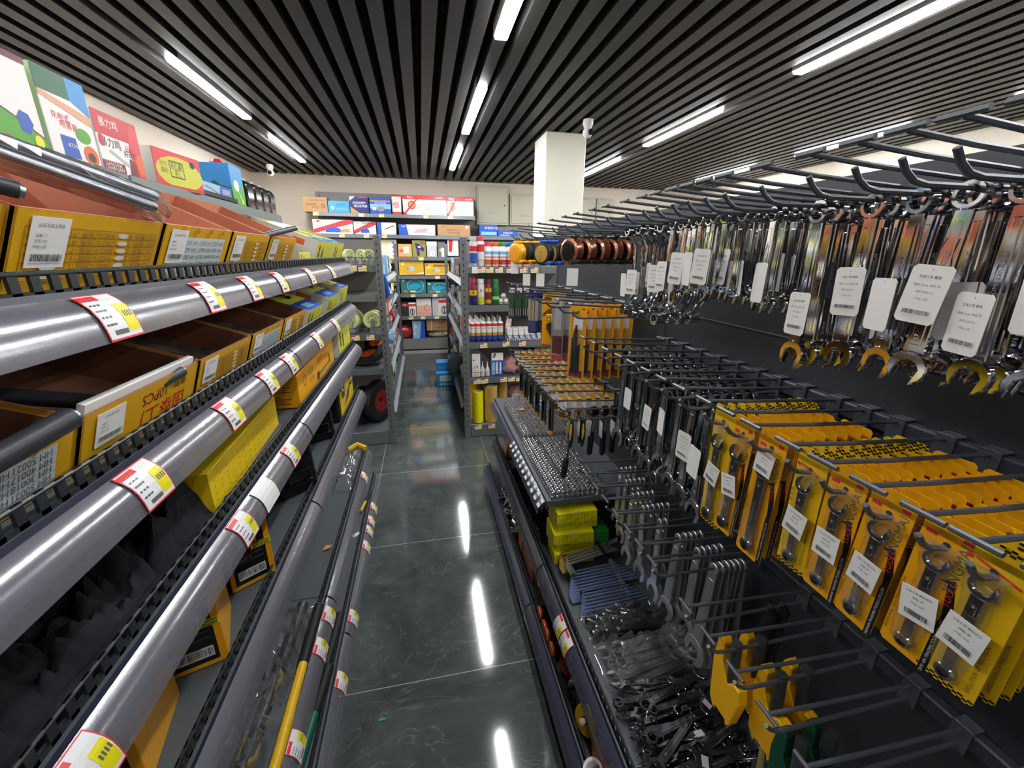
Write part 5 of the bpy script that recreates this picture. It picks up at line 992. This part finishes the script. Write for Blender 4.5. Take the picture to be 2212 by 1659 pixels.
MM = ['clear_grey', 'silver', 'dgrey', 'offwhite', 'red', 'gold2', 'black', 'green_bag', 'lblue', 'kraft', 'midgrey']
for sx, side in ((-1, 'left'), (1, 'right')):
    n = 0
    for z in (.12, .42, .72, 1.02, 1.30):
        y = 3.9
        while y < 5.95:
            wd = rs.uniform(.1, .26); h = rs.uniform(.09, .22); d = rs.uniform(.2, .3); x = sx*rs.uniform(.375, .40); mm = rs.choice(MM)
            if rs.random() < .45: lump('wrapped_goods', 'wrapped goods on the %s side run of the far aisle, %s of them' % (side, nth(n)), 'wrapped goods', (x+sx*.06, y+wd/2, z), min(.09, wd*.5), mm, (.8, 1, .9), rs.random()*9, 'goods along the far aisle, %s side' % side)
            else:
                b = MB(); lo, hi = (0, 0, 0), (d, wd-.02, h); b.box(lo, hi, mm, .003); b.decal(lo, hi, '-x' if sx > 0 else '+x', [(.1, .55, .9, .9, rs.choice(MM)), (.2, .1, .6, .3, 'paper')])
                tag(b.build('product_pack', None, (x if sx > 0 else x-d, y, z+.001)), 'packed product on the %s side run of the far aisle, %s of them' % (side, nth(n)), 'pack', 'goods along the far aisle, %s side' % side)
            y += wd+rs.uniform(.01, .06); n += 1
    for i in range(5):
        t = root('hinge_strip', 'silver strip leaning out on the %s side of the far aisle, %s' % (side, nth(i)), 'metal strip', (sx*.36, 3.95+.4*i, .75+.1*(i % 3)), (R(20), R(-18*sx), 0), 'leaning metal strips'); b = MB(); b.box((-.004, -.022, 0), (.004, .022, .24), 'chrome_dull', .002); b.build('strip', t)
b = MB(); b.lathe([(.03, 0), (.034, .006), (.034, .1), (.03, .12), (.016, .135), (.016, .14)], 'green', 16); t_ = tag(b.build('green_bottle', None, (-.352, 3.88, .425)), 'green plastic bottle with blue cap on the left of the far aisle', 'bottle')
b = MB(); b.lathe([(.018, .138), (.018, .16), (.014, .164)], 'sky', 14); b.build('cap', t_)
b = MB(); b.tube([(0, 0, 0), (.01, .01, -.06), (.02, .0, -.16), (.0, 0, -.2)], [.012, .02, .022, .01], 'blue', 10); tag(b.build('glove', None, (-.315, 3.72, 1.36)), 'blue glove tip hanging beside the left end-cap post', 'glove')
t = root('orange_pack', 'orange and cream pack hanging beside the left end-cap post', 'pack', (-.325, 3.8, 1.0)); b = MB(); b.box((-.02, -.04, 0), (.02, .04, .22), 'orange', .008); b.decal((-.02, -.04, 0), (.02, .04, .22), '-y', [(.1, .1, .9, .55, 'cream')]); b.build('pack_body', t)
lump('clear_bag', 'blue-green clear bag beside the left end-cap post', 'bag', (-.34, 3.95, .725), .075, 'lblue', (.7, 1, 1), 21)
# blue cartons on the aisle floor
for i, (z, h, dy) in enumerate(((0, .165, 0), (.166, .1, .12))):
    lo, hi = (0, 0, 0), ((.215, .2)[i], .17, h); b = MB(); b.box(lo, hi, 'sky', .002)
    b.decal(lo, hi, '-y', [(.18, .38, .8, .82, 'paper'), (.35, .42, .355, .8, 'midgrey')]+[(.18, .5+.1*q, .8, .505+.1*q, 'midgrey') for q in range(3)]+[(.2+.18*q, .08, .28+.18*q, .24, 'white') for q in range(4)] if i == 0 else [(0, .4, 1, .45, 'lblue')]); b.decal(lo, hi, '+z', [(0, .45, 1, .55, 'blue')])
    tag(b.build('blue_carton', None, (.105+.01*i, 4.80+dy, z+.001)), ('blue carton with white label on the floor at the far right', 'second blue carton lying on the labelled one')[i], 'carton', 'blue cartons on the aisle floor')
b = MB(); b.lathe([(.03, 0), (.07, .0), (.074, .01), (.074, .19), (.07, .2), (.03, .2)], 'midgrey', 22, None, True); tag(b.build('wire_roll', None, (.30, 4.35, .31), (R(6), R(8), 0)), 'grey wrapped roll hanging off the right side of the far aisle', 'roll')
b = MB(); b.tube([(0, 0, 0), (-.03, -.02, .05), (-.02, .01, .1)], .012, 'midgrey', 8); b.tube([(0, 0, 0), (.04, -.02, .05), (.05, .01, .09)], .012, 'brown', 8); b.tube([(0, 0, -.02), (.01, 0, .03), (.012, -.01, .11)], .012, 'dgrey', 8); tag(b.build('glove', None, (.27, 4.85, .44)), 'grey glove fingers poking out at the right of the far aisle', 'glove')

# ================================================================ THE FAR SHELVES: BACK WALL RUN
YW = 6.55
t = root('shelving_bay', 'tall grey shelving bay with cartons along the back wall', 'shelving'); b = MB(); b.box((-1.46, 6.98, .1), (.86, 7.02, 2.38), 'panel_mid'); b.build('back_panel', t)
b = MB(); b.box((-1.44, 6.96, 0), (-1.40, 7.0, 2.36), 'steel_post'); b.build('upright', t); b = MB(); b.box((-.37, 6.96, 0), (-.33, 6.979, 2.36), 'steel_post'); b.build('upright', t)
for z, x0, x1 in ((2.07, -1.43, .82), (1.79, -1.43, .82), (1.485, -.34, .82), (1.215, -.34, .82), (.945, -.34, .82), (.605, -.34, .82), (1.44, -1.43, -.35), (1.11, -1.43, -.35), (.87, -1.43, -.35), (.56, -1.43, -.35)):
    y0 = YW if x0 > -.5 or z > 1.7 else YW+.05; b = MB(); b.box((x0, y0, z-.03), (x1, 6.975, z), 'shelf_grey', .002); b.box((x0, y0-.012, z-.052), (x1, y0, z-.002), 'shelf_lip', .003); b.build('shelf', t)
b = MB(); b.box((-1.43, YW-.02, .21), (.82, 6.975, .25), 'shelf_grey'); b.box((-1.43, YW-.03, .09), (.82, YW-.02, .25), 'panel_mid'); b.box((-1.43, YW-.26, 0), (.82, YW-.03, .07), 'panel_mid'); b.build('base_shelf', t)
t = root('shelving_bay', 'low grey shelving bay along the back wall behind the pillar', 'shelving'); b = MB(); b.box((.88, 6.98, .1), (3.2, 7.02, 1.96), 'panel_mid'); b.build('back_panel', t)
b = MB(); b.box((.88, YW+.1, 1.77), (3.2, 6.975, 1.80), 'shelf_grey'); b.box((.88, YW+.09, 1.75), (3.2, YW+.1, 1.80), 'shelf_lip'); b.build('shelf', t)
b = MB(); b.box((.88, YW+.1, 1.2), (3.2, 6.975, 1.23), 'shelf_grey'); b.build('shelf', t)
G = 'cartons on the back wall shelves'
def bk(x0, x1, z, h, m, items, label, name='product_carton', y=None, d=.25, faces=None): return pbox(name, label, 'carton', (0, 0, 0), (x1-x0, d, h), m, {'-y': items}, (x0, (YW+.02) if y is None else y, z+.001), group=G, faces=faces)
z = 2.07
bk(-1.555, -1.235, z, .19, 'kraft', [('t', .35, .5, .035, '水温电器', 'dbrown'), ('t', .52, .3, .032, '增压泵', 'dbrown'), ('t', .6, .78, .022, '全自动电器控制系统', 'dbrown'), (.74, .25, .92, .6, 'brown')], 'brown cardboard carton at the left end of the top back shelf')
bk(-1.225, -.945, z, .15, 'sky', [('o', .2, .4, .07, .14, 'paper'), ('t', .6, .68, .03, '自吸电泵', 'navy'), (.35, .3, .9, .34, 'lblue')], 'bright blue carton beside the brown one on top back shelf')
bk(-.935, -.685, z, .215, 'navy', [('p', [(0, 1), (.3, 1), (0, .75)], 'paper'), ('p', [(0, 0), (.5, 0), (0, .4)], 'tan'), ('t', .5, .62, .036, '全自动锅炉', 'white'), ('t', .56, .42, .036, '增压给电器', 'white'), (.45, .92, .95, .98, 'tagred')], 'dark navy carton with white lettering on top back shelf')
bk(-.67, -.385, z, .215, 'blue', [(0, .72, 1, .82, 'tan'), (0, .3, 1, .6, 'lblue'), ('t', .5, .65, .022, '家用水泵控制器', 'white'), ('o', .5, .3, .2, .16, 'grey'), ('o', .2, .3, .1, .1, 'white')], 'blue carton with grey pump picture on top back shelf')
bk(-.365, -.24, z, .26, 'offwhite', [(0, .9, 1, 1, 'red'), (0, 0, 1, .12, 'tagred'), (.2, .3, .75, .62, 'pink'), ('p', [(.06, .5), (.16, .58), (.16, .42)], 'ink')], 'narrow white carton with red top on top back shelf')
fau = [(0, .8, 1, 1, 'tagred'), ('t', .16, .9, .04, '中山', 'white'), ('t', .82, .9, .026, '龙头系列', 'white'), (0, 0, .07, .12, 'red'), ('o', .2, .5, .09, .24, 'brown'), ('o', .2, .5, .07, .18, 'tan'), ('p', [(.02, .1), (.3, .82), (.34, .82), (.08, .1)], 'tagred'), (.55, .2, .85, .6, 'lblue'), (.57, .25, .83, .55, 'offwhite'), ('p', [(.3, .3), (.55, .45), (.3, .5)], 'ltgreen')]
bk(-.215, .405, z, .255, 'white', fau, 'long white and red carton with tap picture on top back shelf'); bk(.415, .80, z, .25, 'white', fau, 'shorter white and red carton at the right end of top back shelf')
z = 1.79; fau2 = [('p', [(0, 0), (1, .75), (1, 1), (.82, 1), (0, .3)], 'tagred'), ('p', [(.3, .1), (.7, .1), (.68, .36), (.55, .5), (.3, .36)], 'blue'), ('t', .5, .88, .042, '手压式密封剂打胶', 'ink'), ('o', .14, .88, .05, .07, 'tagred'), ('p', [(.68, .1), (.95, .1), (.9, .4), (.68, .3)], 'tan')]
bk(-1.455, -.93, z, .185, 'white', fau2, 'long white carton with red diagonal on the second back shelf'); bk(-.915, -.615, z, .17, 'white', fau2[:3]+[('t', .6, .88, .024, '手压式密封剂', 'ink')], 'shorter white carton with red diagonal on the second back shelf')
bk(-.595, -.335, z, .165, 'offwhite', [(0, 0, .22, 1, 'blue'), ('p', [(.4, .4), (.9, .7), (.9, .78), (.4, .5)], 'brown'), (.26, .7, .36, .85, 'white')], 'grey-white carton with blue left edge on the second back shelf')
bk(-.295, .225, z, .145, 'offwhite', [('p', [(0, 0), (.26, 0), (.2, 1), (0, 1)], 'blue'), ('t', .12, .8, .03, '东成', 'white'), ('p', [(.4, .2), (.8, .3), (.8, .7), (.5, .6)], 'pink'), (.74, .1, .98, .4, 'silver')], 'long pale carton with blue left end on the second back shelf')
bk(.262, .745, z, .155, 'kraft', [('t', .5, .5, .03, '单柄冷热水龙头', 'dbrown'), ('t', .5, .28, .026, '规格 型号 数量', 'dbrown'), ('t', .2, .82, .024, '精品', 'dbrown'), (.86, .7, .94, .9, 'white')], 'brown printed carton at the right of the second back shelf')
bk(.90, 1.18, 1.80, .16, 'blue', [('t', .65, .72, .04, '欧富蓝闪电', 'white'), (.1, .1, .95, .4, 'lblue')], 'blue carton on the back shelf below the electrical boxes', y=YW+.12); bk(1.19, 1.5, 1.80, .085, 'blue', [('t', .5, .6, .03, '欧富蓝闪电', 'white'), (.1, .1, .6, .3, 'lblue')], 'low blue carton beside the tall one below the electrical boxes', y=YW+.12)
z = 1.44; bk(-.575, -.345, z, .285, 'cream', [(.02, .02, .98, .06, 'ink'), (.5, .1, .95, .95, 'white'), ('p', [(.1, .5), (.35, .6), (.4, .1), (.25, .1)], 'offwhite')]+[('o', .78, .85-.22*q, .07, .05, 'grey') for q in range(4)], 'tall cream carton with faint tool pictures left on the back run', y=YW+.06)
z = 1.485; bk(-.325, -.13, z, .18, 'amber', [(.02, .06, .98, .96, 'peach'), (.4, .3, .8, .8, 'cream'), (.1, .35, .35, .6, 'orange')], 'orange-cream carton on the third back shelf')
bk(-.12, .075, z, .235, 'olive2', [('p', [(.2, .85), (.5, .8), (.9, .5), (.8, .3), (.5, .5), (.55, .1), (.35, .05), (.3, .4)], 'navy'), ('o', .32, .35, .05, .08, 'tagred'), (.42, .55, .62, .65, 'white'), (.6, .75, .95, .95, 'brown')], 'olive carton with dark drill picture on the third back shelf')
bk(.09, .235, z, .155, 'silver', [(.05, .75, .3, .92, 'ltgreen'), (.35, .1, .5, .6, 'white'), (.6, .1, .75, .6, 'white')], 'grey-green carton on the third back shelf'); bk(.085, .24, z+.157, .065, 'offwhite', [], 'flat white pack lying on the grey-green carton', d=.15)
bk(.25, .36, z, .22, 'midgrey', [('o', .4, .45, .2, .1, 'yellow'), (.5, .02, .95, .6, 'white')], 'dark grey carton with white window on the third back shelf'); bk(.40, .56, z+.02, .28, 'white', [(0, .8, 1, 1, 'tagred'), ('p', [(.1, .2), (.4, .2), (.5, .8), (.1, .8)], 'red')], 'white and red hanging pack at the right of the third back shelf', d=.06)
z = 1.215; bulb = [(0, .0, 1, .07, 'dred'), ('o', .5, .4, .14, .16, 'silver'), (.3, .34, .42, .46, 'grey'), (.04, .8, .14, .92, 'brown'), (.1, .6, .2, .72, 'paper'), ('p', [(0, .1), (.5, .07), (1, .2), (1, .07), (0, .05)], 'cream')]
bk(-.33, .03, z, .25, 'gold3', bulb, 'yellow carton with light bulb picture, larger of two on the fourth back shelf'); bk(.045, .405, z, .18, 'gold3', bulb+[(.35, .72, .98, .88, 'brown')], 'yellow carton with light bulb picture, smaller of two on the fourth back shelf')
z = .945; lamp_ = [(.01, .02, .99, .98, 'teal'), ('o', .58, .5, .34, .42, 'lblue'), ('o', .58, .5, .31, .38, 'teal'), ('p', [(.3, .3), (.6, .25), (.9, .5), (.6, .7), (.3, .55)], 'cyan'), ('o', .48, .15, .12, .06, 'tagyellow'), ('p', [(.1, .1), (.25, .05), (.28, .2), (.15, .25)], 'orange'), (.06, .78, .16, .9, 'white')]
bk(-.325, .05, z, .235, 'dgreen', lamp_, 'dark teal carton with blue tool in an oval, larger on the fifth back shelf'); bk(.065, .40, z, .175, 'dgreen', lamp_, 'dark teal carton with blue tool in an oval, smaller on the fifth back shelf')
z = .605; cut = [(0, .7, 1, .86, 'tagred'), (.5, .0, 1, .7, 'offwhite'), (.5, .86, 1, .96, 'white'), ('o', .74, .3, .18, .24, 'midgrey'), ('o', .74, .3, .12, .17, 'offwhite'), (.71, .1, .77, .5, 'ink'), ('t', .2, .78, .026, '飞鹰', 'white')]
bk(-.335, -.12, z, .215, 'dgrey', cut, 'dark carton with red band and disc picture, left on the sixth back shelf'); bk(-.11, .115, z, .27, 'offwhite', [(.03, .03, .97, .97, 'peach'), (.03, .6, .97, .97, 'offwhite'), ('o', .7, .45, .2, .2, 'grey'), ('o', .72, .45, .15, .16, 'peach'), (.03, .03, .97, .2, 'pink')], 'peach and white carton with disc picture on the sixth back shelf'); bk(.13, .375, z, .28, 'offwhite', cut[:-1]+[('p', [(0, 0), (.3, 0), (.45, 1), (0, 1)], 'silver')], 'white carton with red band and disc picture, right on the sixth back shelf')
z = .25; lump('red_bag', 'crumpled red plastic bag on the lowest back shelf', 'bag', (-.32, YW+.12, z), .13, 'red_bag', (1.1, .8, .85), 3)
bk(-.19, .0, z, .285, 'lblue', [('p', [(.55, 0), (1, 0), (1, 1), (.75, 1)], 'blue'), ('p', [(.1, .1), (.3, .3), (.35, .7), (.15, .9)], 'offwhite'), ('o', .25, .45, .1, .12, 'pink')], 'pale blue carton with sky picture on the lowest back shelf')
bk(.03, .375, z+.12, .175, 'kraft', [('t', .62, .68, .055, '飞人', 'dbrown'), ('t', .5, .26, .03, '优质不锈钢合页', 'dbrown'), (.2, 0, .22, 1, 'cream')], 'brown carton with black lettering on the lowest back shelf'); lump('clear_bag', 'cream wrapped goods under the brown carton on the lowest back shelf', 'bag', (.20, YW+.14, z), .068, 'cream', (2.3, 1, .85), 9, None, .12)
lump('green_bag', 'pale green plastic bag left of the light bulb cartons', 'bag', (-.42, YW+.1, 1.112), .09, 'green_bag', (1.2, .6, .8), 13); bk(-.56, -.36, .56, .15, 'kraft', [], 'plain brown carton left of the disc cartons', y=YW+.08)
for i in range(3):
    b = MB(); b.box((0, 0, 0), (.2, .2, .035), 'black_gloss', .008); tag(b.build('black_tray', None, (-.565, YW+.08, .872+.04*i)), '%s flat black pack from the bottom left of the teal cartons' % nth(i), 'pack', 'flat black packs')
xs = [(-1.39, 2.045), (-.79, 2.045), (-.52, 2.045), (.10, 2.045), (.46, 2.045), (-1.08, 1.765), (-.75, 1.765), (-.50, 1.765), (.0, 1.46), (.23, 1.19), (-.15, .92), (.18, .92), (-.20, .58), (-.02, .58), (.19, .58), (-.47, 1.415), (-.46, 1.085), (-.46, .535)]
for i, (x, z) in enumerate(xs):
    b = MB(); b.box((-.035, 0, -.022), (.035, .001, .022), 'paper'); b.decal((-.035, 0, -.022), (.035, .001, .022), '-y', [(.05, .6, .5, .95, 'pink'), (.55, .1, .95, .9, 'tagyellow')]); tag(b.build('price_tag', None, (x, YW-.0145 if x > -.4 or z > 1.7 else YW+.036, z)), 'small price card on a back wall shelf edge, %s counting down by shelves' % nth(i), 'price tag', 'price cards on the back wall shelves')
# a green plastic scrap on the aisle floor
b = MB(); b.box((-.011, -.004, 0), (.011, .004, .003), 'toolgreen2'); tag(b.build('plastic_scrap', None, (-.217, 1.066, .0005), (0, 0, .05)), 'tiny green plastic scrap on the aisle floor', 'scrap')
